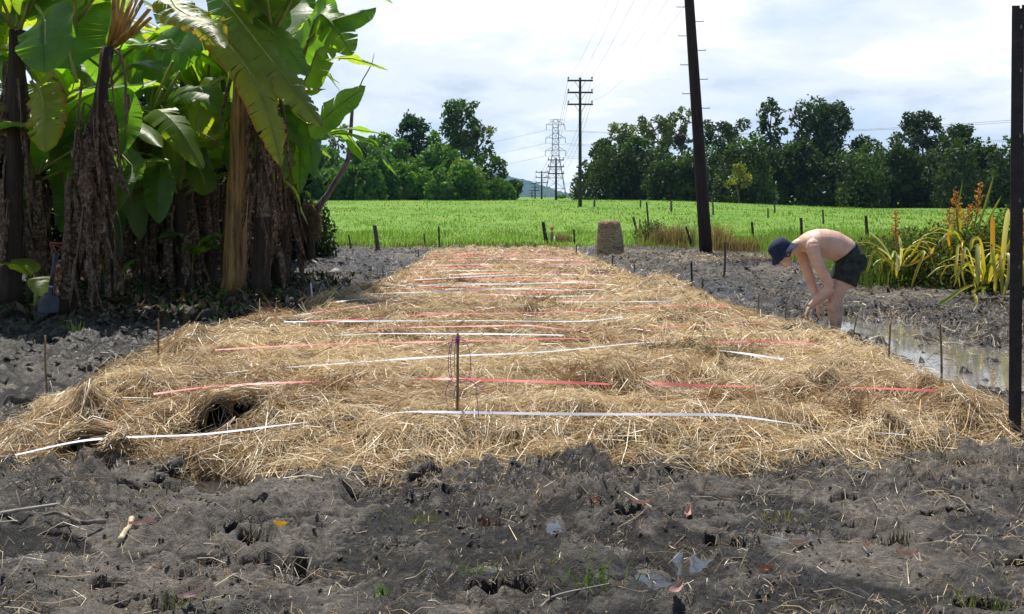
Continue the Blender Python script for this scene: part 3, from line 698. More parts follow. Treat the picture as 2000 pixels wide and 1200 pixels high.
def tree(name, label, px, Y, top, wpx, base_py=None, crown=.35, tone=(.055, .095, .022), nb=16, leaf=.27, dens=8.5, gap=0.0, shape='round', lean=0, group=None, cat='tree', trunk_r=None, blob=.20):
    X = (px - 1000) * Y / F; gz = float(field_rise(np.array([X]), np.array([Y]))[0])
    hgt = (HOR - top) * Y / F + H - gz; w = wpx * Y / F
    r = random.Random(int(px * 7 + Y * 13 + top))
    root = empty(name, (X, Y, gz - .05)); tag(root, label, cat, group)
    blobs = []; cz = hgt * crown; nb = int(nb * 1.9); blob = blob * .74
    for k in range(nb):
        u = (k + r.random()) / nb; ang = k * 2.4 + r.random()
        z = cz + (hgt - cz) * (.12 + .80 * u)
        if shape == 'round': env = math.sin(math.pi * min(1, .22 + .70 * u)) ** .7
        elif shape == 'cone': env = 1.05 - .72 * u
        elif shape == 'flat': env = .35 + .65 * u ** .8
        else: env = .55 + .45 * r.random()
        rad = w / 2 * env * (r.random() ** .45) * .95
        br = w * blob * r.uniform(.7, 1.25)
        z = min(z, hgt - br * .75)
        blobs.append((math.cos(ang) * rad + lean * (z / hgt) * w, math.sin(ang) * rad * .85, z, br))
    blobs.append((lean * w, 0, hgt - w * blob * .8, w * blob * .8))
    # trunk and limbs
    tr = MB(); R = trunk_r or max(.12, hgt * .016)
    top_c = Vector((lean * w * .7, 0, hgt * .78))
    mid = Vector((lean * w * .2 + r.uniform(-.2, .2), r.uniform(-.2, .2), hgt * .4))
    tr.tube([(0, 0, 0), (r.uniform(-.1, .1), 0, hgt * .2), mid, top_c], [R * 1.25, R, R * .75, R * .3], 7)
    for bl in blobs[::3]:
        q = Vector(bl[:3]); s0 = Vector((0, 0, 0)).lerp(mid, .9) if q.z < hgt * .6 else mid.lerp(top_c, min(.8, max(0, (q.z - mid.z) / max(.1, hgt * .5)) * .7))
        m_ = s0.lerp(q, .55) + Vector((0, 0, -.05 * hgt * r.random()))
        tr.tube([s0, m_, q], [R * .42, R * .28, R * .1], 5, False)
    tr.build('trunk', M['bark'], root)
    C, Nn, B = crown_points(blobs, dens)
    if gap > 0:
        g = fbm(C[:, 0] * .9 + px, C[:, 2] * .9 + C[:, 1] * .5, 2, 40); k = g > gap; C, Nn, B = C[k], Nn[k], B[k]
    V, Fq = leaf_quads(C, leaf, Nn)
    bt = rng.uniform(.55, 1.45, len(blobs) + 1)
    col = np.array(tone)[None, :] * bt[B][:, None] * rng.uniform(.65, 1.35, (len(C), 1)) * np.array([1, 1, 1])[None] * (1 + rng.normal(0, .08, (len(C), 3)))
    np_mesh('crown', V, Fq, M['foliage'], root, smooth=False, col=np.repeat(np.clip(col, .004, 1), 4, 0))
    return root
GR, DK, YG, GY = (.105, .215, .024), (.056, .112, .020), (.175, .250, .030), (.12, .150, .046)
LW = 'trees of the wood behind the pasture, left of the power poles'
RW = 'trees of the wood behind the pasture, right of the power poles'
tree('rainforest_tree', 'tallest tree of the left wood, dark with a narrow tiered crown', 900, 150, 190, 90, crown=.38, tone=DK, nb=22, shape='any', group=LW, blob=.19)
tree('rainforest_tree', 'dark blocky crown rising left of the tallest tree in the left wood', 806, 142, 222, 72, crown=.35, tone=(.030, .066, .018), nb=18, group=LW, blob=.24)
tree('rainforest_tree', 'low dark tree overhanging at the right end of the left wood', 962, 135, 300, 62, crown=.2, tone=DK, nb=14, group=LW, shape='any')
tree('rainforest_tree', 'loose grey green crown at the right shoulder of the tallest left tree', 930, 148, 245, 72, crown=.45, tone=GY, nb=12, gap=.34, group=LW, shape='any')
tree('rainforest_tree', 'bright green rounded tree in the middle of the left wood', 862, 132, 275, 74, crown=.15, tone=GR, nb=18, group=LW)
tree('rainforest_tree', 'mid green crown just left of the dark blocky one in the left wood', 755, 140, 258, 70, crown=.25, tone=GR, nb=18, group=LW)
tree('rainforest_tree', 'broad green tree in the left wood beside the leaning dead stick', 705, 136, 272, 86, crown=.2, tone=(.062, .115, .022), nb=20, group=LW)
tree('rainforest_tree', 'thin grey topped tree showing behind the dead stick by the banana leaf', 655, 142, 238, 46, crown=.5, tone=GY, nb=10, gap=.34, group=LW, shape='flat')
tree('rainforest_tree', 'green tree of the left wood close to the banana clump', 632, 134, 280, 80, crown=.15, tone=GR, nb=18, group=LW)
tree('rainforest_tree', 'dark tree partly hidden behind the edge of the banana clump', 570, 130, 285, 90, crown=.15, tone=DK, nb=16, group=LW)
tree('rainforest_tree', 'yellow green vine covered tree low in front of the tallest left tree', 905, 124, 310, 80, crown=.05, tone=YG, nb=18, group=LW)
tree('rainforest_tree', 'vine covered bushy tree in front of the dark blocky crown', 800, 124, 318, 86, crown=.05, tone=GR, nb=18, group=LW)
tree('rainforest_tree', 'small dark bushy tree at the front of the left wood, right of the dead stick', 735, 122, 335, 70, crown=.05, tone=(.045, .082, .025), nb=16, group=LW)
tree('rainforest_tree', 'small tree tapering down at the right tip of the left wood', 1000, 140, 350, 50, crown=.05, tone=(.05, .095, .022), nb=12, group=LW)
for a, l in (((480, 128, 300, 110), 'tree glimpsed far behind between the banana stems at centre'), ((330, 126, 310, 130), 'tree glimpsed far behind the left half of the banana clump')):
    tree('rainforest_tree', l, *a, crown=.1, tone=DK, nb=14, group=LW)
for lab, a in (('grey green domed tree between the broad green tree and the dark blocky crown', (728, 144, 262, 64)), ('leafy tree filling between the dark blocky crown and the tallest left tree', (846, 144, 252, 58)), ('mid green tree at the left shoulder of the dark blocky crown', (778, 138, 268, 60))):
    tree('rainforest_tree', lab, *a, crown=.15, tone=GR, nb=16, group=LW)
# right wood
tree('rainforest_tree', 'rounded dark tree at the left end of the right wood', 1180, 140, 268, 74, crown=.1, tone=(.046, .092, .018), nb=20, group=RW)
tree('rainforest_tree', 'dark full tree second from the left end of the right wood', 1240, 138, 262, 84, crown=.12, tone=DK, nb=20, group=RW)
tree('eucalypt_tree', 'airy flat topped tree poking above the left end of the right wood', 1215, 160, 238, 74, crown=.72, tone=GY, nb=11, gap=.34, group=RW, shape='flat', dens=6)
tree('eucalypt_tree', 'open tall tree with pale limbs left of the leaning power pole', 1285, 152, 222, 84, crown=.42, tone=GY, nb=17, gap=.34, group=RW, shape='flat')
tree('eucalypt_tree', 'thin tree carrying a dark round nest, just left of the leaning pole', 1332, 148, 205, 48, crown=.48, tone=GY, nb=14, gap=.34, group=RW, shape='any')
tree('rainforest_tree', 'low broad leafy tree at the foot of the nest tree', 1310, 122, 312, 104, crown=.02, tone=(.052, .088, .026), nb=18, group=RW)
tree('eucalypt_tree', 'loose crowned tree just right of the leaning power pole', 1412, 152, 232, 92, crown=.42, tone=(.048, .078, .028), nb=17, gap=.34, group=RW, shape='flat')
tree('rainforest_tree', 'yellow leaved sapling standing in front of the right wood', 1443, 112, 316, 52, crown=.35, tone=(.20, .21, .035), nb=13, gap=.34, group=RW, shape='cone', dens=10, leaf=.18, trunk_r=.1)
tree('eucalypt_tree', 'tall tree with a knobbly top at the middle of the right wood', 1505, 145, 188, 62, crown=.36, tone=(.045, .080, .026), nb=20, gap=.31, group=RW, shape='any')
tree('eucalypt_tree', 'big spreading tree with a branch reaching out to the right', 1600, 140, 194, 128, crown=.36, tone=(.040, .070, .026), nb=26, gap=.32, group=RW, shape='flat', lean=.06)
tree('rainforest_tree', 'dark tree below the big spreading one in the right wood', 1560, 132, 268, 100, crown=.05, tone=(.038, .068, .015), nb=20, group=RW)
tree('rainforest_tree', 'low dark tree in the dip of the right wood', 1690, 138, 262, 84, crown=.05, tone=(.042, .072, .016), nb=18, group=RW)
tree('rainforest_tree', 'dark filler tree right of the leaning power pole', 1470, 140, 255, 70, crown=.05, tone=DK, nb=16, group=RW)
tree('rainforest_tree', 'large domed tree right of the dip in the right wood', 1800, 136, 212, 110, crown=.3, tone=(.042, .070, .028), nb=24, gap=.28, group=RW, blob=.17)
tree('rainforest_tree', 'dense dark tree right of the large domed tree', 1875, 132, 238, 106, crown=.05, tone=(.044, .074, .017), nb=22, group=RW)
tree('rainforest_tree', 'dark tree at the foot of the large domed tree', 1760, 126, 282, 96, crown=.02, tone=(.038, .065, .015), nb=18, group=RW)
tree('rainforest_tree', 'small tree between the dense dark tree and the steel post', 1942, 130, 278, 60, crown=.05, tone=(.04, .074, .02), nb=14, group=RW)
tree('rainforest_tree', 'tree half hidden by the steel post at the right edge', 1998, 134, 258, 80, crown=.05, tone=DK, nb=16, group=RW)
tree('rainforest_tree', 'tiny distant bush at the foot of the second power pole', 1126, 200, 371, 26, crown=.05, tone=GY, nb=8, group='distant bushes by the poles', cat='bush')
tree('rainforest_tree', 'tiny distant bush under the lattice tower', 1096, 230, 380, 20, crown=.05, tone=GR, nb=8, group='distant bushes by the poles', cat='bush')
# nest in the thin tree
nm = MB()
for k in range(60):
    q = rng.normal(0, 1, 3); q /= np.linalg.norm(q); c = P(1328, 272, 146) + Vector(q) * .55
    d = Vector(np.cross(q, rng.normal(0, 1, 3))).normalized() * .7
    nm.tube([c - d, c + Vector(q) * .1, c + d], .09, 4)
nm.ell(P(1328, 272, 146), (.62, .62, .75))
tag(nm.build('termite_nest', M['dark_post']), 'dark round nest high in the thin tree left of the leaning pole', 'nest')
# undergrowth of the two woods, one mass each
def undergrowth(label, pts, n, tone, leaf=.3):
    C = []
    for (px, Y, top, w) in pts:
        X = (px - 1000) * Y / F; gz = float(field_rise(np.array([X]), np.array([Y]))[0]); h = (HOR - top) * Y / F + H - gz; wm = w * Y / F
        k = n // len(pts)
        d = rng.normal(0, 1, (k, 3)); d /= np.linalg.norm(d, axis=1, keepdims=True); d[:, 2] = np.abs(d[:, 2])
        lum = .75 + .45 * fbm(d[:, 0] * 3 + px, d[:, 1] * 3 + d[:, 2] * 3, 2, 4)
        rr = (1 - .4 * rng.random(k) ** 1.5) * lum
        C.append(np.stack([X + d[:, 0] * rr * wm / 2, Y + d[:, 1] * rr * wm / 2, gz - .2 + d[:, 2] * rr * h], 1))
    C = np.concatenate(C); V, Fq = leaf_quads(C, leaf)
    g = .6 + .8 * fbm(C[:, 0] * .35, C[:, 2] * .5, 2, 6)
    col = np.array(tone)[None] * (g[:, None] ** 2 * 1.1) * rng.uniform(.65, 1.35, (len(C), 1))
    tag(np_mesh('undergrowth', V, Fq, M['foliage'], smooth=False, col=np.repeat(col, 4, 0)), label, 'undergrowth', kind='stuff')
r_ = random.Random(3)
undergrowth('tangled green undergrowth along the foot of the left wood', [(560 + k * 23, 116 + r_.uniform(0, 16), 300 + r_.uniform(-22, 30) + max(0, k - 14) * 15, r_.uniform(50, 78)) for k in range(19)], 46000, (.072, .150, .026))
undergrowth('dark undergrowth along the foot of the right wood', [(1160 + k * 31, 120 + r_.uniform(0, 18), 284 + r_.uniform(-22, 26), r_.uniform(78, 105)) for k in range(28)], 46000, (.040, .068, .016))
undergrowth('scrub far behind the banana clump', [(40 + k * 55, 112, 335, 90) for k in range(10)], 9000, (.04, .075, .02), .4)

# ------------------------------------------------------------------ power line
ARMS = [-.0, -.85, -1.65]
def power_pole(label, px, Y, top_z, arm_w, r0, detail, lean=(0, 0), base_z=None, material='far_pole', arm_gap=.95, steps=False):
    X = (px - 1000) * Y / F; gz = float(field_rise(np.array([X]), np.array([Y]))[0]) - .1
    if base_z is not None: gz = base_z
    root = empty('power_pole', (X, Y, gz)); tag(root, label, 'power pole', 'wooden power poles of the line')
    h = top_z - gz; L = lambda z: Vector((lean[0] * z / h, lean[1] * z / h, z))
    p = MB(); p.tube([L(h * k / 8) for k in range(9)], [r0 * (1 - .38 * k / 8) for k in range(9)], 14); p.build('pole', M[material], root)
    ends = []
    for k in range(3):
        z = h - .25 - k * arm_gap
        a = MB(); a.box(L(z) + Vector((0, -r0 * .8, 0)), (arm_w, .11, .13)); arm = a.build('cross_arm', M[material], root, False)
        for s in (-1, 1):
            b = MB(); b.tube([L(z) + Vector((s * arm_w * .22, -r0 * .8 - .06, -.03)), L(z - .62) + Vector((s * r0 * .5, -r0 * .9, 0))], .022, 5); b.build('brace', M['galv'], arm)
            i = MB(); e = L(z) + Vector((s * arm_w * .46, -r0 * .8, .065))
            i.tube([e, e + Vector((0, 0, .06)), e + Vector((0, 0, .1)), e + Vector((0, 0, .2)), e + Vector((0, 0, .24))], [.02, .02, .075, .07, .03], 8)
            i.build('insulator', M['ceramic'], arm)
            ends.append(root.location + e + Vector((0, 0, .24)))
    if steps:
        for k in range(9):
            z = 3.4 + k * .36; s = 1 if k % 2 else -1
            q = MB(); q.tube([L(z) + Vector((s * r0 * .7, 0, 0)), L(z) + Vector((s * (r0 + .16), 0, 0)), L(z) + Vector((s * (r0 + .16), 0, .03))], .011, 5); q.build('step_bolt', M['galv'], root)
    return ends
pole_ends = []
pole_ends.append(power_pole('dark leaning power pole with step bolts beside the mud, nearest of the line', 1380, 25.5, 9.1, 1.75, .165, True, lean=(-.62, 0), material='pole_wood', arm_gap=.9, steps=True, base_z=-.15))
pole_ends.append(power_pole('second power pole from the camera, tall against the sky with three cross arms', 1133, 82, 1.4 + (385 - 152) * 82 / F, 2.05, .155, True))
pole_ends.append(power_pole('third power pole, standing in front of the lattice tower', 1086, 128, 1.4 + (385 - 309) * 128 / F, 2.05, .16, False, arm_gap=.85))
pole_ends.append(power_pole('fourth power pole, left of the lattice tower against the hill', 1058, 170, 1.4 + (385 - 334) * 170 / F, 2.0, .16, False, arm_gap=.85))
pole_ends.append(power_pole('fifth power pole, small and low against the blue hill', 1045, 240, 1.4 + (385 - 357) * 240 / F, 2.0, .17, False, arm_gap=.8))
pole_ends.append(power_pole('farthest tiny power pole at the foot of the hill', 1039, 320, 1.4 + (385 - 371) * 320 / F, 2.0, .18, False, arm_gap=.8))
def cable(a, b, sag, r, label, group):
    m = MB(); pts = []
    for k in range(25):
        u = k / 24; p = Vector(a).lerp(Vector(b), u); p.z -= sag * 4 * u * (1 - u); pts.append(p)
    m.tube(pts, r, 4); tag(m.build('power_cable', M['cable']), label, 'cable', group)
nm_ = ['upper left', 'upper right', 'middle left', 'middle right', 'lower left', 'lower right']
ord_ = ['nearest', 'second', 'third', 'fourth', 'farthest']
for s in range(4):
    for k in range(6):
        cable(pole_ends[s][k], pole_ends[s + 1][k], [.75, 1.0, .9, .8, .6][s], [.006, .011, .016, .018][s], f'{nm_[k]} wire of the {ord_[s]} span between the power poles', 'wires of the pole line')
# lattice transmission tower
def tower(px, Y, top):
    X = (px - 1000) * Y / F; gz = .3; h = (HOR - top) * Y / F + H - gz
    root = empty('lattice_tower', (X, Y, gz)); tag(root, 'steel lattice transmission tower behind the power poles', 'transmission tower')
    wb = 4.6
    def half(z): u = z / h; return (wb * (1 - u / .55) + 1.5 * u / .55) if u < .55 else 1.5 - .45 * (u - .55) / .45
    lv = [h * q for q in (0, .14, .27, .38, .47, .55, .62, .69, .76, .83, .90, 1.0)]
    for sx in (-1, 1):
        for sy in (-1, 1):
            l = MB(); l.tube([(sx * half(z), sy * half(z), z) for z in lv], .12, 4); l.build('leg', M['galv'], root)
    br = MB()
    for a, b in zip(lv[:-1], lv[1:]):
        A, B = half(a), half(b)
        for s in (-1, 1):
            br.tube([(-A, s * A, a), (B, s * B, b)], .055, 3); br.tube([(A, s * A, a), (-B, s * B, b)], .055, 3)
            br.tube([(s * A, -A, a), (s * B, B, b)], .055, 3); br.tube([(s * A, A, a), (s * B, -B, b)], .055, 3)
            br.tube([(-B, s * B, b), (B, s * B, b)], .08, 3); br.tube([(s * B, -B, b), (s * B, B, b)], .08, 3)
    br.build('bracing', M['galv'], root)
    tips = []
    for zf, w in ((.935, 3.9), (.77, 4.1), (.61, 4.3)):
        z = h * zf
        for s in (-1, 1):
            a = MB(); W = w
            for yy in (-.8, .8):
                a.tube([(s * half(z), yy, z), (s * W, 0, z)], .11, 3); a.tube([(s * half(z), yy, z + 1.5), (s * W, 0, z)], .09, 3)
            a.tube([(s * W * .6, 0, z), (s * W * .6, 0, z + .6)], .07, 3)
            arm = a.build('cross_arm', M['galv'], root)
            i = MB(); i.tube([(s * W, 0, z), (s * W, 0, z - 2.2)], .13, 5); i.build('insulator_string', M['ceramic'], arm)
            tips.append(root.location + Vector((s * W, 0, z - 2.2)))
    pk = MB()
    for s in (-1, 1):
        pk.tube([(0, 0, h * .94), (s * 2.6, 0, h)], .1, 3)
    pk.tube([(-2.6, 0, h), (2.6, 0, h)], .09, 3); pk.build('peak', M['galv'], root)
    return tips
tips = tower(1085, 430, 234)
for k, tp in enumerate(tips):
    side = ['left', 'right'][k % 2]; lvl = ['top', 'middle', 'bottom'][k // 2]
    cable(tp, Vector((225 + 7 * (k % 2), 120, 30.5 - 4.5 * (k // 2))), 9, .045, f'{lvl} {side} transmission line sweeping from the tower over the right wood', 'lines of the lattice tower')
    if k % 2 == 0: cable(tp, Vector((-260, 900, 38 - 9 * (k // 2))), 12, .045, f'{lvl} transmission line running left from the tower towards the hill', 'lines of the lattice tower')

# ------------------------------------------------------------------ pasture grass
def blades(name, x, y, z, h, w, col, mt, label, lean=.35, kind='stuff', cat='grass'):
    n = len(x); a = rng.uniform(0, 6.28, n); l = rng.normal(0, lean, n) * h; la = rng.uniform(0, 6.28, n)
    # a common wind direction keeps neighbouring blades together
    la = la * .35 + fbm(x * .4, y * .4, 2, 18) * 7
    bx_ = np.cos(a) * w / 2; by_ = np.sin(a) * w / 2
    b0 = np.stack([x - bx_, y - by_, z], 1); b1 = np.stack([x + bx_, y + by_, z], 1)
    mx = x + np.cos(la) * l * .35; my = y + np.sin(la) * l * .35; mz = z + h * .6
    m0 = np.stack([mx - bx_ * .8, my - by_ * .8, mz], 1); m1 = np.stack([mx + bx_ * .8, my + by_ * .8, mz], 1)
    tp = np.stack([x + np.cos(la) * l, y + np.sin(la) * l, z + h * (1 - .25 * np.minimum(1, np.abs(l) / np.maximum(h, .01)))], 1)
    V = np.stack([b0, b1, m1, m0, tp], 1).reshape(-1, 3); i = np.arange(n) * 5
    o_ = np_mesh(name, V, [np.stack([i, i + 1, i + 2, i + 3], 1), np.stack([i + 3, i + 2, i + 4], 1)], mt, smooth=False, col=np.repeat(col, 5, 0))
    return tag(o_, label, cat, kind=kind)
def grass_col(x, y, n, pale=.0):
    g = fbm(x * .10, y * .05, 3, 66); g2 = fbm(x * .9, y * .45, 2, 67)
    c = np.array([.108, .222, .034])[None] * (1 - g)[:, None] * 1.15 + np.array([.175, .272, .050])[None] * g[:, None] * 1.1
    c = c * (.62 + .75 * g2)[:, None] * rng.uniform(.84, 1.16, (n, 1))
    k = rng.random(n) < .06 + pale; c[k] = np.array([.30, .27, .12]) * rng.uniform(.6, 1.2, (k.sum(), 1))
    return c
def field_band(n, y0, y1, h0, h1, w, label, xl=-.62, xr=.62):
    u = rng.random(n); y = y0 * (y1 / y0) ** u; x = rng.uniform(xl, xr, n) * y
    x = np.where(x > 0, x, x); k = (x > -1e9)
    z = field_rise(x, y) + .0
    clump = .2 + 1.35 * fbm(x * .45, y * .45, 3, 90) + 1.1 * sst(.6, .72, fbm(x * .8, y * .5, 2, 95))
    h = rng.uniform(h0, h1, n) * clump
    blades('pasture_grass', x, y, z, h, w * (y / y0), grass_col(x, y, n), M['grass'], label)
field_band(36000, 28.2, 40, .05, .20, .018, 'tall pasture grass along the near edge of the field')
field_band(30000, 38, 75, .03, .13, .034, 'pasture grass over the middle of the field')
field_band(20000, 72, 128, .03, .12, .065, 'pasture grass near the foot of the woods')
# weedy verge right of the mud and the dry straw coloured edge of the field
n = 16000; y = rng.uniform(15.5, 30, n); x = rng.uniform(5.75, 15, n); k = (x > 5.75 + .35 * np.sin(y * 1.3) + .5 * fbm(x, y, 2, 9) - .2 * (y > 18)) & (y > 15.2 + 1.2 * fbm(x * .8, y * .1, 2, 4)); x, y = x[k], y[k]
blades('verge_grass', x, y, np.full(len(x), -.02), rng.uniform(.12, .5, len(x)) * (.5 + .9 * fbm(x * .8, y * .8, 2, 31)), np.full(len(x), .016), grass_col(x, y, len(x), .10), M['grass'], 'mixed green and dry grass on the verge right of the mud')
n = 9000; y = rng.uniform(26.2, 28.8, n); x = rng.uniform(-15, 8, n); k = rng.random(n) < sst(26.3, 28.6, y) * (.2 + .8 * (fbm(x * 1.1, y, 2, 5) > .5)); x, y = x[k], y[k]
c = np.array([.20, .15, .07])[None] * rng.uniform(.5, 1.4, (len(x), 1)); g = rng.random(len(x)) < .45; c[g] = np.array([.09, .15, .03]) * rng.uniform(.6, 1.3, (g.sum(), 1))
blades('dry_grass', x, y, np.full(len(x), -.03), rng.uniform(.05, .3, len(x)), np.full(len(x), .02), c, M['grass'], 'dry trampled grass where the mud meets the pasture', lean=.7)
# small white flower heads through the near pasture
n = 1500; y = rng.uniform(28.5, 42, n); x = rng.uniform(-.3, .5, n) * y; V, Fq = leaf_quads(np.stack([x, y, rng.uniform(.3, .5, n)], 1), .014, asp=.9)
tag(np_mesh('flower_heads', V, Fq, M['litter'], smooth=False, col=np.tile(np.array([[.62, .6, .5]]), (len(V), 1))), 'pale seed heads dotted through the near pasture', 'flowers', kind='stuff')

# ------------------------------------------------------------------ banana clump
def banana_mat(name, dead=False):
    m, t, o = mat(name)
    uv = nd(t, 'ShaderNodeUVMap').outputs[0]; s = nd(t, 'ShaderNodeSeparateXYZ', {0: uv})
    age = nd(t, 'ShaderNodeAttribute', attribute_name='age').outputs['Fac']
    co = objco(t); n1 = noise(t, 3.5, 5, .6, co); n2 = noise(t, 22, 5, .65, co)
    vein = nd(t, 'ShaderNodeTexWave', {'Vector': nd(t, 'ShaderNodeCombineXYZ', {0: s.outputs[1], 1: 0.0}).outputs[0], 'Scale': 14.0, 'Distortion': 1.2, 'Detail': 2.0}, wave_type='BANDS', bands_direction='X').outputs['Fac']
    if not dead:
        g = ramp(t, n1, [(.3, (.020, .060, .011)), (.6, (.040, .105, .016)), (.8, (.065, .14, .022))])
        g = mixc(t, nd(t, 'ShaderNodeMath', {0: vein, 1: .35}, operation='MULTIPLY').outputs[0], g, (.09, .19, .035))
        g = mixc(t, nd(t, 'ShaderNodeMath', {0: age, 1: .75}, operation='MULTIPLY').outputs[0], g, (.26, .24, .035))
        # dried margin that widens with age
        e = nd(t, 'ShaderNodeMath', {0: s.outputs[0], 1: nd(t, 'ShaderNodeMath', {0: n2, 1: .55}, operation='MULTIPLY').outputs[0]}, operation='ADD').outputs[0]
        e = nd(t, 'ShaderNodeMath', {0: e, 1: nd(t, 'ShaderNodeMath', {0: age, 1: .45}, operation='MULTIPLY').outputs[0]}, operation='ADD').outputs[0]
        ef = ramp(t, nd(t, 'ShaderNodeMath', {0: e, 1: .6}, operation='MULTIPLY').outputs[0], [(.80, 0), (.90, 1)])
        g = mixc(t, ef, g, (.16, .085, .03))
        tint = mixc(t, 1.0, g, (6.0, 5.2, 1.5), 'MULTIPLY')
        b = nd(t, 'ShaderNodeBsdfPrincipled', {'Base Color': g, 'Roughness': ramp(t, n2, [(.3, .30), (.7, .46)]), 'Specular IOR Level': .5})
        fac = .5
    else:
        g = ramp(t, n2, [(.30, (.018, .012, .009)), (.48, (.085, .055, .036)), (.70, (.40, .33, .25))])
        g = mixc(t, ramp(t, n1, [(.45, 0), (.75, .6)]), g, (.17, .08, .03))
        tint = mixc(t, 1.0, g, (1.1, .9, .6), 'MULTIPLY')
        b = nd(t, 'ShaderNodeBsdfPrincipled', {'Base Color': g, 'Roughness': .7, 'Specular IOR Level': .25}); fac = .22
    t.links.new(bump(t, vein, .35 if not dead else .7, .006), b.inputs['Normal'])
    tr = nd(t, 'ShaderNodeBsdfTranslucent', {'Color': tint})
    mx = nd(t, 'ShaderNodeMixShader', {0: fac, 1: b.outputs[0], 2: tr.outputs[0]}); t.links.new(mx.outputs[0], o.inputs[0])
    return m
M['banana_leaf'] = banana_mat('banana_leaf'); M['dead_leaf'] = banana_mat('dead_leaf', True)
M['midrib'] = basic('midrib', (.24, .27, .06), .45, .2, 6, 0, .4)
M['midrib_old'] = basic('midrib_old', (.36, .21, .045), .5, .35, 5, .2, .3, stretch=(4, 4, 1))
M['dead_rib'] = basic('dead_rib', (.16, .10, .06), .8, .35, 8, .3, .2)
M['stem_gold'] = basic('stem_gold', (.34, .19, .055), .55, .35, 3.2, .4, .35, stretch=(7, 7, .5), dark=(.03, .018, .012))
M['stem_dark'] = basic('stem_dark', (.045, .030, .020), .75, .4, 4, .6, .25, stretch=(6, 6, .6), dark=(.016, .012, .010))
def leaf(root, pts, W, nh=(0, -.6, .8), tear=.3, a0=-.15, curl=.7, age=0.0, pet=.12, name='leaf', mt='banana_leaf', rib='midrib', seed=0, strips=16, rr=.02, sweep=.18, side_bias=0.0, waves=.12):
    r = np.random.default_rng(seed + 1000); n = 41; C = spline(pts, n)
    T = np.gradient(C, axis=0); T /= np.linalg.norm(T, axis=1, keepdims=True) + 1e-9
    B = np.cross(T, np.array(nh, float)[None]); B /= np.linalg.norm(B, axis=1, keepdims=True) + 1e-9; N = np.cross(B, T)
    L = np.linalg.norm(np.diff(C, axis=0), axis=1).sum(); ts = np.linspace(0, 1, n)
    def at(A, t): return np.stack([np.interp(t, ts, A[:, k]) for k in range(3)], -1)
    org = np.array(root.location)
    V, Fq, UV, AG = [], [], [], []; nv_ = 0
    us = np.array([0, .3, .62, .85, 1.0]); nu = len(us)
    for s in (-1, 1):
        cuts = np.sort(np.clip(np.linspace(pet, 1, strips + 1) + np.r_[0, r.normal(0, .25 / strips, strips - 1), 0], pet, 1))
        ph = r.uniform(0, 6.28)
        prev_off = 0
        for k in range(strips):
            torn = r.random() < tear * 1.6
            off = r.normal(0, .27 * tear) if torn else prev_off * .6 + r.normal(0, .10 * tear)
            prev_off = off; cut0 = r.uniform(.02, .09) * (1 if torn else 0); short = 1 - (r.uniform(0, .10) * tear if r.random() < tear * .7 else 0)
            m_ = 3; tt = np.linspace(cuts[k], cuts[k + 1], m_); mid = tt.mean()
            q = (tt - pet) / (1 - pet)
            w = W * (1 + s * side_bias) * np.clip(q / .13, 0, 1) ** .7 * np.clip(1 - np.clip((q - .45) / .55, 0, 1) ** 2.3, 0, 1) ** .8
            base = nv_; nv_ += m_ * nu
            for j in range(m_):
                c, bb, nn, tg = (at(A, tt[j]) for A in (C, B, N, T))
                ang = a0 + off * us + curl * us * .5 + (tt[j] - mid) * strips * .22 * tear * us + waves * np.sin(tt[j] * 23 + ph) * us
                ww = w[j] * us * short
                sh = (mid - tt[j]) * L * cut0 * us ** 2
                p = c[None] + s * bb[None] * (ww * np.cos(ang))[:, None] - nn[None] * (ww * np.sin(ang))[:, None] + tg[None] * (ww * sweep + sh)[:, None]
                V.append(p - org); UV.append(np.stack([us, np.full(nu, tt[j] * L + .07 * k)], 1)); AG.append(np.full(nu, age))
            for j in range(m_ - 1):
                for u in range(nu - 1):
                    a = base + j * nu + u; Fq.append((a, a + 1, a + nu + 1, a + nu) if s > 0 else (a, a + nu, a + nu + 1, a + 1))
    o_ = np_mesh(name, np.concatenate(V), np.array(Fq), M[mt], root, uv=np.concatenate(UV), attr={'age': np.concatenate(AG)})
    mb = MB(); ii = np.linspace(0, n - 1, 8).astype(int)
    mb.tube([C[i] - org - N[i] * rr * .3 for i in ii], [rr * (1.25 - 1.1 * i / n) for i in ii], 5)
    mb.build('midrib', M[rib], o_)
    return o_
def crown_leaf(root, base, az, el, L, droop, W, seed, **k):
    d = Vector((math.cos(az), math.sin(az), 0)); b = Vector(base); u = Vector((0, 0, 1))
    p1 = b + d * (L * .38 * math.cos(el)) + u * (L * .38 * math.sin(el))
    p2 = p1 + d * (L * .30 * math.cos(el - droop * .5)) + u * (L * .30 * math.sin(el - droop * .5))
    p3 = p2 + d * (L * .32 * math.cos(el - droop * 1.25)) + u * (L * .32 * math.sin(el - droop * 1.25))
    nh = u + d * -.2 if el < 1.2 else -d
    return leaf(root, [b, p1, p2, p3], W, tuple(nh), seed=seed, **k)
def dead_hang(root, p, L, W, seed, out_dir, mt='dead_leaf'):
    r = random.Random(seed); d = Vector(out_dir); p = Vector(p)
    a = p + d * r.uniform(.03, .16) + Vector((0, 0, r.uniform(-.02, .08))); e = Vector((r.uniform(-.08, .08), r.uniform(-.05, .05), 0))
    b = a + Vector((0, 0, -L * .5)) + e + d * r.uniform(-.04, .10); c = b + Vector((0, 0, -L * .5)) + e + d * r.uniform(-.08, .10)
    return leaf(root, [p, a, b, c], W, (d.x + r.uniform(-.7, .7), d.y - .3, .1), tear=.9, a0=r.uniform(.3, 1.1), curl=r.uniform(.5, 1.6), pet=.2, name='dead_leaf', mt=mt, rib='dead_rib', seed=seed, strips=7, rr=.012, waves=.3, sweep=r.uniform(.2, .6))
BG = 'banana plants of the clump on the left'
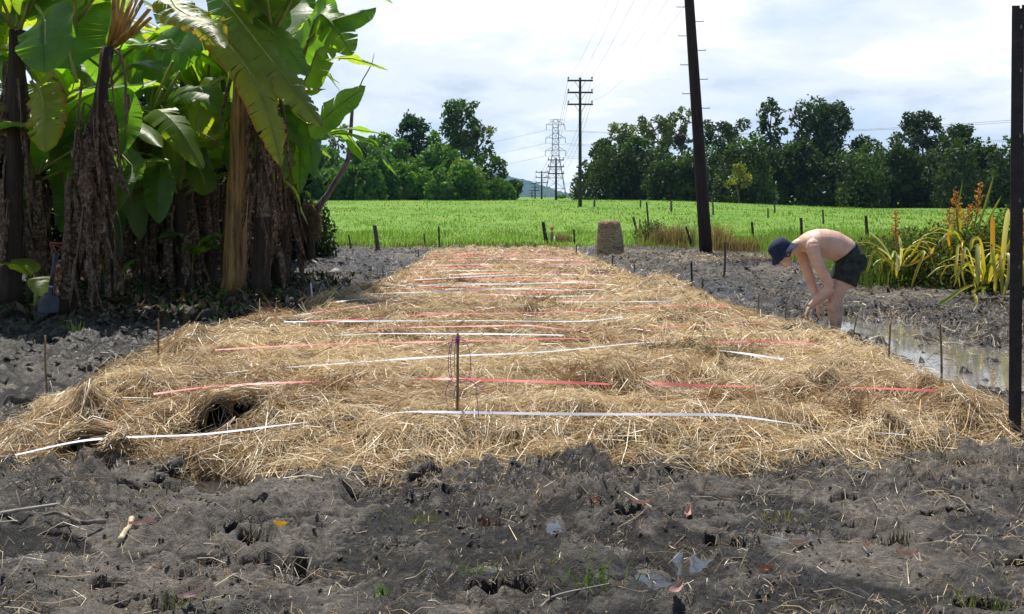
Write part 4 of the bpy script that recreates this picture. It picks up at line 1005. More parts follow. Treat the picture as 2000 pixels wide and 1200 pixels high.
def plant(label, base, top, r0, r1, stem='stem_dark', dead=12, dz=(.25, .95), seed=0, deadL=(.5, 1.2), deadW=(.02, .07), group=BG, sag=.0):
    base = Vector(base); top = Vector(top); r = random.Random(seed)
    root = empty('banana_plant', (base.x, base.y, -.05)); tag(root, label, 'banana plant', group)
    o_ = Vector(root.location); mb = MB(); K = 12; pts = []
    for k in range(K + 1):
        u = k / K; q = base.lerp(top, u); q.x += math.sin(u * math.pi) * sag; pts.append(q)
    mb.tube([q - o_ for q in pts], [(r0 + (r1 - r0) * (k / K) ** .8) * (1.25 if k == 0 else 1) * (1 + .05 * math.sin(k * 2.1 + seed)) for k in range(K + 1)], 14)
    mb.build('pseudostem', M[stem], root)
    # overlapping old sheaths wrapped round the stem
    for k in range(2):
        u0 = r.uniform(0, .55); u1 = min(.98, u0 + r.uniform(.25, .5)); a = r.uniform(0, 6.28); sh = MB(); vs_, nseg, na = [], 6, 5
        for i in range(nseg + 1):
            u = u0 + (u1 - u0) * i / nseg; q = base.lerp(top, u); q.x += math.sin(u * math.pi) * sag; rad = (r0 + (r1 - r0) * u ** .8) * 1.09 + .012 + .02 * (i / nseg) ** 3
            for j in range(na):
                an = a + (j / (na - 1) - .5) * (1.5 - .9 * i / nseg)
                vs_.append(q - o_ + Vector((math.cos(an) * rad, math.sin(an) * rad, 0)))
        sh.add(vs_, [(i * na + j, i * na + j + 1, (i + 1) * na + j + 1, (i + 1) * na + j) for i in range(nseg) for j in range(na - 1)])
        sh.build('sheath', M['dead_leaf'] if stem == 'stem_dark' else M[stem], root)
    for k in range(dead):
        u = dz[0] + (dz[1] - dz[0]) * (k + r.random()) / dead; an = k * 2.4 + r.random() * .8
        d = Vector((math.cos(an), math.sin(an) * .9 - .15, 0)).normalized(); q = base.lerp(top, u); q.x += math.sin(u * math.pi) * sag
        rad = r0 + (r1 - r0) * u; L = min(r.uniform(*deadL), max(.3, q.z - .05))
        dead_hang(root, q + d * rad * .9, L, r.uniform(*deadW) * (1.9 if k % 4 == 0 else 1), seed * 100 + k, d)
    return root, top
def fan(root, top, n, seed, L=(1.6, 2.4), W=(.22, .32), el=(.7, 1.35), droop=(.5, 1.3), tear=.35, age=(0, .3), arc=None):
    r = random.Random(seed)
    for k in range(n):
        az = (k * 2.399 + r.uniform(-.35, .35)) if arc is None else r.uniform(*arc)
        crown_leaf(root, Vector(top) + Vector((0, 0, -.05 * (k % 3))), az, r.uniform(*el), r.uniform(*L), r.uniform(*droop), r.uniform(*W), seed * 50 + k, tear=r.uniform(.3, 1) * tear, age=r.uniform(*age), curl=r.uniform(.3, 1.0), a0=r.uniform(-.35, .1))
def px(*q): return [P(*a) for a in q]

# the stem at the front left: a spent plant with cut yellow stalks at its top and a heavy skirt of dead leaves
pA, tA = plant('spent front banana plant with bare yellow stalks and a long dead leaf skirt', G(125, 622), P(212, 92, 11.9), .10, .065, dead=46, dz=(.18, .80), seed=1, deadL=(.6, 1.5), deadW=(.025, .075))
for k, (a, b) in enumerate(((222, -25), (246, -22), (262, -15), (278, 2), (292, 18), (295, 34), (233, -30), (270, -8))):
    mb = MB(); q0 = P(214 + (k % 3) * 3, 92, 11.9); q1 = P((214 + a) / 2 + 4, (92 + b) / 2 + 4, 11.9 + .08 * (k % 4 - 1.5)); q2 = P(a, b, 11.9 + .2 * (k % 4 - 1.5))
    mb.tube([q - Vector(pA.location) for q in (q0, q1, q2)], [.035, .026, .022], 7); mb.build('leaf_stalk', M['midrib_old'], pA)
for k, (pts, w) in enumerate(((((230, 95), (246, 160), (248, 250)), .05), (((214, 110), (221, 190), (222, 255)), .03), (((198, 100), (190, 190), (190, 300)), .06), (((160, 160), (150, 240), (140, 330)), .08), (((222, 95), (243, 130), (245, 265)), .04))):
    leaf(pA, [P(a, b, 11.75 - .05 * k) for a, b in pts], w, (.3, -1, 0), tear=.9, a0=.8, curl=1.2, pet=.55, name='dead_leaf', mt='dead_leaf', rib='dead_rib', seed=70 + k, strips=7, rr=.014)
# the column of dead leaf hanging beside it
pB, tB = plant('thin stem wrapped in hanging dead leaf, right of the spent front banana plant', G(215, 600), P(205, 170, 12.9), .05, .04, dead=20, dz=(.2, .98), seed=2, deadL=(.5, 1.2), deadW=(.015, .05))
pC, tC = plant('banana plant with a shaggy grey skirt in the middle of the clump', G(290, 572), P(283, 275, 14.8), .11, .08, dead=34, dz=(.25, 1.0), seed=3, deadL=(.4, 1.0))
pD, tD = plant('banana plant with a bare golden stem, second from the right of the clump', G(455, 584), P(478, 60, 14.1), .17, .12, stem='stem_gold', dead=7, dz=(.66, .95), seed=4, deadL=(.5, .9))
pE, tE = plant('banana plant with a brown ragged stem just right of the golden one', G(508, 588), P(523, 110, 13.8), .13, .10, dead=34, dz=(.2, .95), seed=5, deadL=(.5, 1.1), deadW=(.02, .06))
pF, tF = plant('rightmost banana plant of the clump, dark ragged stem by the open mud', G(548, 560), P(575, 175, 15.8), .13, .09, dead=34, dz=(.22, .95), seed=6, deadL=(.5, 1.2), deadW=(.02, .065), sag=-.05)
pG, tG = plant('shaded banana plant at the left edge of the picture', G(18, 605), P(35, 60, 12.8), .14, .10, dead=20, dz=(.3, .95), seed=7, deadL=(.6, 1.3))
for k, (a, b, u, v) in enumerate(((281, 270, 338, 120), (284, 270, 352, 140), (279, 272, 246, 150), (286, 274, 318, 175))):
    mb = MB(); mb.tube([q - Vector(pC.location) for q in (P(a, b, 14.8), P((a + u) / 2 - 6, (b + v) / 2, 14.7), P(u, v, 14.5))], [.04, .03, .022], 7); mb.build('leaf_stalk', M['midrib'], pC)

# leaves that can be told apart in the photograph
CF = (.15, -.75, .65)
def hl(pl, pts, W, nh=CF, **k): return leaf(pl, px(*pts), W, nh, **k)
hl(pD, [(400, 40, 13.9), (445, 85, 13.3), (497, 155, 12.9), (530, 240, 12.7), (549, 325, 12.6)], .26, (.30, -.75, .6), tear=.75, a0=.1, curl=.9, age=.55, pet=.02, seed=1, strips=46, rr=.024)
hl(pA, [(330, -10, 12.9), (350, 20, 12.5), (400, 45, 12.2), (440, 95, 12.0)], .26, (.2, -.55, .85), tear=.6, age=.5, pet=.02, seed=2, strips=30)
hl(pE, [(430, -10, 13.9), (470, 40, 13.5), (520, 105, 13.2), (580, 180, 13.0), (632, 250, 12.9)], .27, (.35, -.7, .65), tear=.55, a0=.05, curl=.8, age=.30, pet=.05, seed=3, strips=42, rr=.022)
hl(pE, [(455, 0, 14.3), (500, 35, 14.0), (555, 85, 13.8), (602, 150, 13.7)], .26, (.35, -.7, .65), tear=.35, a0=.0, curl=.6, age=.1, pet=.05, seed=4, strips=34)
hl(pF, [(560, 210, 15.2), (610, 245, 14.6), (655, 212, 14.4), (714, 168, 14.3)], .25, (-.35, -.75, .4), tear=.2, a0=-.1, curl=.5, pet=.28, seed=5)
hl(pF, [(600, 80, 15.2), (640, 45, 14.9), (690, 28, 14.8), (735, 15, 14.8)], .22, (-.1, -.7, .6), tear=.1, a0=.3, curl=.7, pet=.3, seed=6)
hl(pF, [(590, 120, 15.4), (620, 30, 15.0), (655, 55, 14.8), (688, 108, 14.7)], .30, (-.2, -.8, .5), tear=.6, a0=.2, curl=.6, pet=.15, seed=7, age=.1, strips=22)
hl(pF, [(565, 175, 15.8), (590, 100, 15.6), (622, 60, 15.4), (640, -20, 15.3)], .34, (-.4, -.85, .1), tear=.1, pet=.2, seed=8, a0=0, curl=.3)
hl(pE, [(525, 110, 13.8), (520, 40, 14.2), (512, -30, 14.5), (500, -110, 14.8)], .34, (.1, -.9, .3), tear=.05, pet=.15, seed=9, a0=-.1, curl=.25)
hl(pE, [(528, 110, 13.9), (560, 30, 14.6), (580, -40, 15.0), (600, -120, 15.3)], .36, (-.2, -.95, .2), tear=.05, pet=.15, seed=10, a0=0, curl=.2)
hl(pD, [(478, 60, 14.1), (450, 10, 14.4), (440, -60, 14.7), (425, -140, 15)], .33, (.1, -.9, .3), tear=.1, pet=.2, seed=11, a0=0, curl=.3)
hl(pF, [(575, 175, 15.8), (600, 150, 15.4), (620, 100, 15.2), (665, 75, 15.0)], .30, (-.2, -.6, .6), tear=.5, pet=.15, seed=12, a0=.3, curl=.8, age=.1)
hl(pF, [(570, 200, 15.7), (590, 215, 15.2), (605, 270, 15.0), (612, 345, 14.9)], .22, (.2, -.9, .3), tear=.4, pet=.1, seed=13, a0=.2, curl=.6)
hl(pF, [(570, 180, 15.8), (585, 240, 15.9), (575, 310, 15.8), (555, 370, 15.7)], .2, (.1, -1, .2), tear=.6, pet=.2, seed=14, age=.4)
# left half
hl(pG, [(70, 10, 12.4), (87, 36, 11.6), (88, 80, 11.3), (86, 142, 11.2)], .33, (0, -1, .15), tear=.05, a0=-.1, curl=.25, pet=.22, seed=20)
hl(pA, [(150, 160, 12.4), (135, 90, 12.6), (150, 10, 12.9), (175, -90, 13.2)], .42, (.25, -.95, .1), tear=.04, pet=.12, seed=21, a0=0, curl=.2)
hl(pG, [(35, 60, 12.8), (30, 10, 13.0), (10, -40, 13.3), (-20, -90, 13.6)], .36, (.1, -.95, .2), tear=.1, pet=.1, seed=22, a0=.1, curl=.3)
hl(pG, [(60, 160, 12.9), (80, 180, 12.2), (86, 235, 11.9), (88, 298, 11.8)], .26, (.05, -1, .1), tear=.85, a0=.15, curl=.5, pet=.08, seed=23, age=.55, strips=26)
hl(pC, [(283, 275, 14.8), (300, 215, 14.2), (345, 245, 13.7), (398, 330, 13.5)], .24, (.25, -.7, .6), tear=.5, a0=.2, curl=.7, pet=.25, seed=24, age=.2, strips=20)
hl(pB, [(215, 150, 12.9), (250, 100, 12.7), (300, 85, 12.5), (345, 100, 12.4)], .25, (.05, -.35, .95), tear=.15, pet=.15, seed=25, a0=-.25, curl=.6)
hl(pB, [(210, 170, 13.0), (255, 130, 12.9), (290, 125, 12.8), (322, 140, 12.8)], .22, (0, -.3, .95), tear=.15, pet=.15, seed=26, a0=-.25, curl=.6)
hl(pC, [(283, 275, 14.8), (240, 190, 14.4), (200, 140, 14.2), (140, 125, 14.0)], .26, (0, -.5, .85), tear=.2, pet=.2, seed=27)
hl(pC, [(285, 275, 14.9), (300, 170, 15.0), (330, 90, 15.1), (370, 40, 15.2)], .30, (-.3, -.9, .2), tear=.15, pet=.2, seed=28)
hl(pC, [(280, 270, 14.9), (255, 160, 15.1), (240, 80, 15.2), (215, 10, 15.3)], .30, (.3, -.9, .2), tear=.15, pet=.2, seed=29)
hl(pC, [(288, 270, 14.7), (340, 190, 14.5), (400, 180, 14.2), (450, 230, 14.0)], .25, (.1, -.6, .8), tear=.35, pet=.2, seed=30, age=.1)
hl(pC, [(290, 350, 15.2), (232, 365, 14.9), (210, 440, 14.6), (203, 552, 14.5)], .26, (.05, -1, .15), tear=.05, a0=.0, curl=.25, pet=.12, seed=31)
hl(pC, [(288, 360, 15.1), (250, 350, 14.8), (262, 400, 14.5), (275, 470, 14.4)], .20, (-.1, -1, .2), tear=.05, a0=.05, curl=.4, pet=.1, seed=32, age=.15)
hl(pD, [(440, 150, 14.5), (410, 170, 14.4), (385, 230, 14.2), (372, 300, 14.1)], .24, (-.1, -1, .3), tear=.4, a0=.3, curl=.7, pet=.1, seed=33, age=.3)
hl(pD, [(470, 80, 14.5), (420, 60, 14.6), (370, 90, 14.6), (330, 150, 14.6)], .28, (-.1, -.7, .6), tear=.3, pet=.15, seed=34)
# crowns above the frame and behind, which shade the ground under the clump
fan(pA, P(150, 40, 12.6), 5, 41, L=(1.5, 2.0), tear=.4)
fan(pD, tD, 6, 42, el=(.9, 1.35)); fan(pE, Vector(tE) + Vector((0, .3, .4)), 6, 43, el=(.9, 1.35)); fan(pF, tF, 5, 44, L=(1.2, 1.8), el=(.9, 1.4), arc=(1.0, 4.5)); fan(pG, tG, 8, 45)
back = [(-7.6, 14.6, 3.3, 'banana plant in deep shade behind the left edge plant'), (-6.3, 15.6, 3.0, 'banana plant in deep shade behind the spent front plant'), (-5.6, 17.3, 3.5, 'banana plant in deep shade behind the shaggy grey one'),
        (-4.9, 16.4, 2.9, 'banana plant in deep shade left of the golden stem'), (-7.4, 18.2, 3.6, 'banana plant at the back left of the clump'), (-6.2, 19.8, 3.4, 'banana plant at the back middle of the clump'),
        (-5.0, 18.6, 3.6, 'banana plant at the back right of the clump'), (-8.6, 16.4, 3.4, 'banana plant at the far left back of the clump'), (-4.3, 17.6, 3.3, 'banana plant just behind the rightmost stems of the clump'), (-7.2, 13.2, 3.5, 'banana plant just outside the left edge, leaves reaching in')]
back += [(-6.9, 15.0, 1.9, 'low banana plant in shade left of the spent front plant'), (-5.9, 14.6, 2.0, 'low banana plant in shade between the thin stem and the shaggy grey one'), (-4.6, 15.6, 1.9, 'low banana plant in shade just left of the golden stem'), (-6.6, 17.0, 2.1, 'low banana plant deep in the middle of the clump'), (-8.3, 15.2, 2.0, 'low banana plant deep in shade at the left edge'), (-5.2, 19.6, 2.2, 'low banana plant at the very back of the clump'), (-6.35, 13.7, 1.7, 'low leafy banana plant between the left edge plant and the spent one'), (-4.75, 14.9, 1.5, 'low leafy banana plant right of the shaggy grey one'), (-3.75, 16.2, 2.0, 'low leafy banana plant behind the ragged right stems')]
BACK = []
for k, (a, b, h, lab) in enumerate(back):
    pl, tp = plant(lab, (a, b, 0), (a + .1 * math.sin(k), b, h), .13, .09, dead=10, dz=(.35, .95), seed=20 + k, deadL=(.6, 1.4), deadW=(.03, .10), group='shaded banana plants at the back of the clump'); BACK.append((pl, tp))
    fan(pl, tp, 10, 60 + k, L=(1.6, 2.5), el=(.35, 1.3), tear=.35, age=(0, .35))
# more hanging leaves at mid height, each on the plant it grows from
r_ = random.Random(12)
for k, (x0, y0) in enumerate([(20, 190), (60, 330), (150, 250), (235, 215), (330, 200), (350, 290), (415, 250), (250, 320), (400, 340), (120, 380), (560, 230), (585, 290), (30, 280), (310, 350), (435, 190), (540, 300)]):
    Y = r_.uniform(13.2, 15.2); tip = P(x0, y0 + r_.uniform(40, 90), Y - .2); mid_ = P(x0 + r_.uniform(-14, 14), y0, Y)
    pl, tp = min(BACK + [(pC, tC), (pD, tD), (pF, tF), (pG, tG)], key=lambda q: (Vector(q[1]) - mid_).length if q[1][2] > mid_.z - .2 else 99)
    st_ = Vector(tp); top_ = st_.lerp(mid_, .6) + Vector((0, 0, .35))
    leaf(pl, [st_, top_, mid_, tip], r_.uniform(.17, .25), (r_.uniform(-.4, .4), -.85, .35), tear=r_.uniform(.2, .8), a0=r_.uniform(-.1, .3), curl=r_.uniform(.3, .8), age=r_.choice([0, 0, .1, .3]), pet=.3, seed=900 + k, strips=26)
# young suckers at the foot
def sucker(label, base, n, L, seed, el=(.7, 1.3), age=(0, .1)):
    root = empty('banana_sucker', (base[0], base[1], -.03)); tag(root, label, 'banana sucker', 'young banana suckers under the clump')
    mb = MB(); mb.tube([(0, 0, 0), (.01, 0, L * .35), (.02, 0, L * .6)], [.04, .03, .015], 8); mb.build('pseudostem', M['midrib'], root)
    r = random.Random(seed)
    for k in range(n): crown_leaf(root, Vector(root.location) + Vector((.02, 0, L * .5)), k * 2.4 + r.random() + 3.6, r.uniform(*el), L * r.uniform(.7, 1), r.uniform(.4, 1.2), L * .17, seed * 9 + k, tear=.02, age=r.uniform(*age), rr=.009, pet=.2)
sucker('broad leaved banana sucker in shade, left of the golden stem', G(372, 572), 7, .95, 5)
sucker('small sucker by the shovel, light painted into its yellow green leaves', G(70, 618), 4, .8, 6, el=(.3, .9), age=(.35, .5))  # higher age paints the light on the leaves as yellow green
sucker('small banana sucker at the foot of the shaggy grey plant', G(232, 588), 4, .6, 8)
# leaf litter and low weeds under the clump
n = 5200; x = rng.uniform(-7.6, -2.3, n); y = rng.uniform(10.6, 18, n); k = (y > 10.9 + .5 * fbm(x * 2, y, 2, 8)) & (rng.random(n) < sst(-2.2, -3.4, x)); x, y = x[k], y[k]
V, Fq = leaf_quads(np.stack([x, y, mud_mid(x, y) + .02 + .05 * rng.random(len(x))], 1), .085, nrm=np.tile(np.array([[0, 0, 1.5]]), (len(x), 1)), asp=.35)
pal = np.array([(.06, .04, .025), (.03, .02, .015), (.10, .07, .045), (.20, .17, .13), (.10, .06, .02), (.03, .05, .015)]); c = pal[rng.integers(0, 6, len(x))] * rng.uniform(.6, 1.2, (len(x), 1))
tag(np_mesh('leaf_litter', V, Fq, M['litter'], smooth=False, col=np.repeat(c, 4, 0)), 'dead leaf litter on the soil under the banana clump', 'leaf litter', kind='stuff')
n = 2600; x = rng.uniform(-7.5, -3.0, n); y = rng.uniform(11.0, 15, n); k = fbm(x * 1.5, y * 1.5, 2, 50) > .5; x, y = x[k], y[k]
V, Fq = leaf_quads(np.stack([x, y, mud_mid(x, y) + .14 * rng.random(len(x))], 1), .035, asp=.5)
tag(np_mesh('low_weeds', V, Fq, M['foliage'], smooth=False, col=np.repeat(np.array([[.05, .11, .02]]) * rng.uniform(.5, 1.5, (len(x), 1)), 4, 0)), 'low green weeds at the feet of the banana plants', 'weeds', kind='stuff')

# ------------------------------------------------------------------ tapes across the straw
SMALL = ['nearest', 'second', 'third', 'fourth', 'fifth', 'sixth', 'seventh', 'eighth', 'ninth', 'tenth', 'eleventh', 'twelfth', 'thirteenth', 'fourteenth', 'fifteenth', 'sixteenth', 'seventeenth', 'eighteenth', 'nineteenth', 'twentieth']
cnt = {'w': 0, 'r': 0}
for kind_, S in TAPE_PATHS:
    k = cnt[kind_]; cnt[kind_] += 1; NS = len(S); far_ = S[:, 1].mean()
    T = np.gradient(S, axis=0); T /= np.linalg.norm(T, axis=1, keepdims=True)
    tw = 1.15 + 1.7 * (fbm(S[:, 0] * 1.1 + k * 3, S[:, 0] * 0, 2, k + 5) - .5)
    nn = np.stack([np.zeros(NS), -np.cos(tw), np.sin(tw)], 1); Bv = np.cross(T, nn); Bv /= np.linalg.norm(Bv, axis=1, keepdims=True)
    Nv = np.cross(Bv, T); w = (.0090 if kind_ == 'w' else .0095) * (1 + .09 * (far_ - 6) / 6)
    V = np.concatenate([S - Bv * w, S + Bv * w, S + Bv * w + Nv * .0006, S - Bv * w + Nv * .0006]); i = np.arange(NS - 1); f = np.concatenate([np.stack([i + a * NS, i + b * NS, i + b * NS + 1, i + a * NS + 1], 1) for a, b in ((0, 1), (1, 2), (2, 3), (3, 0))])
    o_ = np_mesh('marking_tape', V, f, M['tape_white' if kind_ == 'w' else 'tape_red'], smooth=False)
    cn = 'white' if kind_ == 'w' else 'red'; how = SMALL[k] + (f' {cn} tape from the front' if k else f' {cn} tape to the camera')
    tag(o_, f'{how}, stretched across the straw bed', 'tape', f'{cn} tapes across the straw')
# loose red tail hanging off the bed beside the person
S = [on_bed(1420, 598, .05), G(1436, 601, .06), G(1440, 610, .02), G(1452, 617, .0), G(1462, 618, .0)]
m_ = MB(); S2 = spline([tuple(c) for c in S], 20)
for i in range(19):
    a, b = Vector(S2[i]), Vector(S2[i + 1]); u = Vector((0, -.3, 1)).normalized() * .011; q = Vector((0, .0012, 0)); m_.add([a - u, b - u, b + u, a + u, a - u + q, b - u + q, b + u + q, a + u + q], [(0, 1, 2, 3), (7, 6, 5, 4), (0, 4, 5, 1), (3, 2, 6, 7)])
tag(m_.build('tape_tail', M['tape_red']), 'loose red tape end trailing off the straw into the mud beside the person', 'tape', 'red tapes across the straw')

# ------------------------------------------------------------------ stakes
def stake(label, p0, p1, r, mt='bamboo', knots=True, name='bamboo_stake', cat='stake', group='bamboo stakes round the straw bed', flat=False, tipw=None):
    p0 = Vector(p0); p1 = Vector(p1); m_ = MB(); rr = random.Random(int(p0.x * 1000)); n = 9; d = p1 - p0
    bow = Vector((rr.uniform(-.01, .01), 0, 0)) * d.length * 2
    pts, rad = [], []
    for k in range(n):
        u = k / (n - 1); pts.append(p0 - d * .12 + d * 1.12 * u + bow * math.sin(u * math.pi)); rad.append(r * (1.08 if knots and k % 2 else .95) * (1 - .15 * u))
    o_ = Vector((p0.x, p0.y, p0.z))
    m_.tube([q - o_ for q in pts], rad, 4 if flat else 8)
    ob = m_.build(name, M[mt], None, not flat); ob.location = o_; tag(ob, label, cat, group); return ob
def stake_px(label, x0, y0, x1, y1, r, z=None, **k):
    b = on_bed(x0, y0, 0) if z is None else G(x0, y0, z)
    stake(label, b, P(x1, y1, b.y + random.Random(x0).uniform(-.05, .05)), r, **k)
stake_px('bamboo stake with purple twine at the front centre of the straw', 893, 825, 894, 651, .0085)
for lab, x0, y0, x1, y1, r, z in [
  ('bamboo stake farthest left, alone in the shaded mud', 93, 775, 88, 655, .008, .0), ('bamboo stake second from the left, at the edge of the straw', 209, 725, 206, 645, .008, None),
  ('bamboo stake third from the left, at the edge of the straw', 308, 692, 309, 625, .009, None), ('bamboo stake fourth from the left, in front of the banana clump', 374, 640, 376, 583, .009, None),
  ('bamboo stake fifth from the left, by the golden banana stem', 439, 634, 441, 573, .009, None), ('bamboo stake sixth from the left, just right of the golden banana stem', 470, 630, 470, 577, .008, None),
  ('tall bamboo stake at the right edge of the straw near the steel post', 1838, 765, 1836, 632, .008, None), ('bamboo stake in the puddle, second nearest on the right', 1735, 715, 1739, 627, .009, None),
  ('leaning bamboo stake just right of the person', 1664, 664, 1676, 610, .008, None), ('bamboo stake in the mud left of the hands of the person', 1534, 628, 1535, 587, .009, 0), ('bamboo stake in the mud left of the person, second from them', 1481, 620, 1482, 575, .009, 0)]:
    stake_px(lab, x0, y0, x1, y1, r, z)
SG = 'dark stakes along the far part of the bed'
for lab, x0, y0, x1, y1, r, mt in [
  ('dark metal stake at the right edge of the straw, left of the person', 1350, 587, 1350, 510, .016, 'dark_post'), ('grey flat stake standing in the mud right of the leaning pole', 1414, 541, 1416, 473, .022, 'post_wood'),
  ('dark stake at the right edge, in front of the hay bale', 1197, 530, 1197, 498, .014, 'dark_post'), ('dark stake at the far right corner of the straw', 1126, 506, 1126, 478, .014, 'dark_post'),
  ('thin stake in the mud between the bale and the leaning pole', 1238, 548, 1239, 515, .012, 'post_wood'), ('short pale stake in the mud near the grey flat stake', 1372, 566, 1373, 545, .012, 'post_wood'),
  ('thin dark stake on the left mud near the far end of the straw', 817, 507, 817, 487, .012, 'dark_post'), ('thin stake on the left mud halfway down the straw', 749, 548, 748, 524, .012, 'post_wood'),
  ('white peg standing in the mud beyond the banana litter', 610, 600, 607, 553, .012, 'tape_white'), ('grey peg beside the white peg', 605, 603, 605, 565, .014, 'post_wood')]:
    stake_px(lab, x0, y0, x1, y1, r, 0.0, mt=mt, knots=False, name='marker_stake', group=SG, flat=(mt == 'post_wood'))
# purple twine looped on the front stake
s0 = on_bed(893, 825, 0); tw = MB(); ys_ = s0.y
for k in range(7):
    tw.ell(P(894, 664, ys_) + Vector((0, 0, (k - 3) * .006)), (.013, .013, .004), nu=8, nv=4)
loops = [[(893, 662), (882, 668), (877, 690), (876, 720), (879, 738), (884, 742)], [(893, 660), (884, 662), (880, 700), (882, 735), (886, 741)], [(895, 662), (908, 668), (917, 685), (919, 715), (915, 738), (905, 742), (896, 741)],
         [(890, 664), (888, 690), (887, 715), (889, 732)], [(896, 744), (889, 760), (886, 780)], [(896, 742), (915, 743), (928, 752), (932, 780), (935, 815)], [(915, 743), (935, 755), (952, 770)], [(882, 742), (874, 755), (870, 770), (874, 790)]]
for k, l in enumerate(loops):
    S2 = spline([tuple(P(a, b, ys_ - .015 - .012 * (k % 3) - .02 * i)) for i, (a, b) in enumerate(l)], 14); tw.tube(S2, .0021, 5)
tag(tw.build('purple_twine', M['twine']), 'tangled purple twine looped round the front centre stake', 'twine')

# ------------------------------------------------------------------ steel angle post at the right edge
by_ = 2 * 1400 / (862 - HOR); m_ = MB(); q0 = G(1981, 862, 0); pw = .069; hh = P(1984, 10, q0.y).z
root = empty('steel_post', (q0.x, q0.y, -.3)); tag(root, 'tall dark steel angle post at the right edge of the picture', 'post')
def post_seg(z0, z1, hole):
    m_ = MB(); x_ = .012 * (z0 / 2.5)
    def slab(xa, xb, ya, yb, za, zb): m_.box(((xa + xb) / 2, (ya + yb) / 2, (za + zb) / 2), (xb - xa, yb - ya, zb - za))
    return m_, slab
m_, slab = post_seg(0, 1, 0); zt = hh + .3
holes = [zt - (54 - 10) * q0.y / F - .12 - k * .375 for k in range(6)]; holes = [zt - .125, zt - .375, zt - .75, zt - 1.12, zt - 1.5]
zs_ = [0] + sorted(sum(([h - .011, h + .011] for h in holes), [])) + [zt - .02]
for i in range(len(zs_) - 1):
    a, b = zs_[i], zs_[i + 1]
    if i % 2: slab(-pw / 2, .010, -.003, .003, a, b); slab(.022, pw / 2, -.003, .003, a, b)
    else: slab(-pw / 2, pw / 2, -.003, .003, a, b)
slab(-pw / 2, .008, -.003, .003, zt - .02, zt - .004); slab(.02, pw / 2, -.003, .003, zt - .02, zt)
m_.build('flange', M['steel'], root, False)
m_ = MB(); m_.box((pw / 2 - .003, .0345, zt / 2 - .01), (.006, .062, zt - .02)); m_.build('web', M['steel'], root, False)
root.rotation_euler = (0, math.radians(.45), math.radians(-6))
w_ = MB(); w_.tube([q0 + Vector((-.16, -.05, .03)), q0 + Vector((-.04, -.06, .02)), q0 + Vector((.02, -.06, .035)), q0 + Vector((.10, -.09, .10))], .004, 5); w_.tube([q0 + Vector((.02, -.06, .035)), q0 + Vector((.09, -.12, .02))], .004, 5)
tag(w_.build('wire_offcut', M['galv']), 'short bent wire lying in the mud at the foot of the steel post', 'wire')

# ------------------------------------------------------------------ fence posts in the pasture
PG = 'old fence posts in and around the pasture'
def fence_post(label, x0, y0, x1, y1, r, mt='post_wood', Y=None):
    if Y is None: b = G(x0, y0, 0)
    else: b = P(x0, y0, Y)
    rr = random.Random(x0); t_ = P(x1, y1, b.y); d = t_ - b; m_ = MB(); n = 6; a0_ = rr.random()
    vs_ = []
    for k in range(n):
        u = -.15 + 1.15 * k / (n - 1)
        for j in range(9):
            a = 6.283 * j / 9 + a0_; q = r * (1 + .12 * math.sin(j * 2.3 + k) ) * (1.05 - .12 * u)
            top_j = rr.uniform(-.4, .4) * r if k == n - 1 else 0
            vs_.append(d * u + Vector((math.cos(a) * q, math.sin(a) * q, top_j)))
    m_.add(vs_, [(k * 9 + j, k * 9 + (j + 1) % 9, (k + 1) * 9 + (j + 1) % 9, (k + 1) * 9 + j) for k in range(n - 1) for j in range(9)] + [tuple((n - 1) * 9 + j for j in range(9))])
    ob = m_.build('fence_post', M[mt], None, False); ob.location = b; tag(ob, label, 'fence post', PG)
for a in [('stout weathered post left of the straw bed, leaning slightly left', 738, 490, 732, 441, .055), ('thin post left of the stout weathered post', 686, 487, 681, 459, .025), ('thin grey post right of the stout weathered post', 831, 484, 828, 457, .02),
  ('slim dark post with a white mark near the far left corner of the straw', 858, 487, 857, 443, .024, 'dark_post'), ('dark post leaning left at the far end of the straw', 1067, 476, 1061, 434, .055, 'dark_post'),
  ('thin dark post right of the far end of the straw', 1122, 478, 1121, 449, .025, 'dark_post'), ('pale split post leaning left right of the hay bale', 1244, 456, 1237, 424, .05), ('tall thin dark post right of the hay bale', 1268, 457, 1263, 395, .035, 'dark_post'),
  ('short pale post between the pale split post and the tall thin one', 1250, 452, 1250, 429, .035), ('dark post leaning left in the dry grass left of the leaning pole', 1352, 484, 1340, 443, .03, 'dark_post'),
  ('slim dark post right of the leaning power pole', 1471, 474, 1469, 434, .04, 'dark_post'), ('post standing behind the back of the bending person', 1566, 472, 1565, 427, .045, 'dark_post'), ('mossy post right of the bending person', 1694, 466, 1691, 422, .055, 'dark_post')]:
    fence_post(*a)
for lab, x0, y0, x1, y1, r, Y in [('distant post right of the second power pole', 1161, 398, 1161, 384, .065, 70), ('distant pale post left of the leaning pole', 1311, 407, 1311, 393, .06, 60), ('distant small post in front of the loose crowned tree', 1251, 400, 1251, 389, .06, 80),
  ('distant post near the yellow leaved sapling', 1393, 413, 1392, 394, .05, 58), ('distant dark post in front of the big spreading tree', 1513, 410, 1513, 396, .05, 62), ('distant grey post right of the big spreading tree', 1608, 430, 1607, 410, .045, 48), ('distant small post beside the yellow sapling trunk', 1500, 420, 1500, 407, .04, 55)]:
    fence_post(lab, x0, y0 + 4, x1, y1, r, 'post_wood', Y)
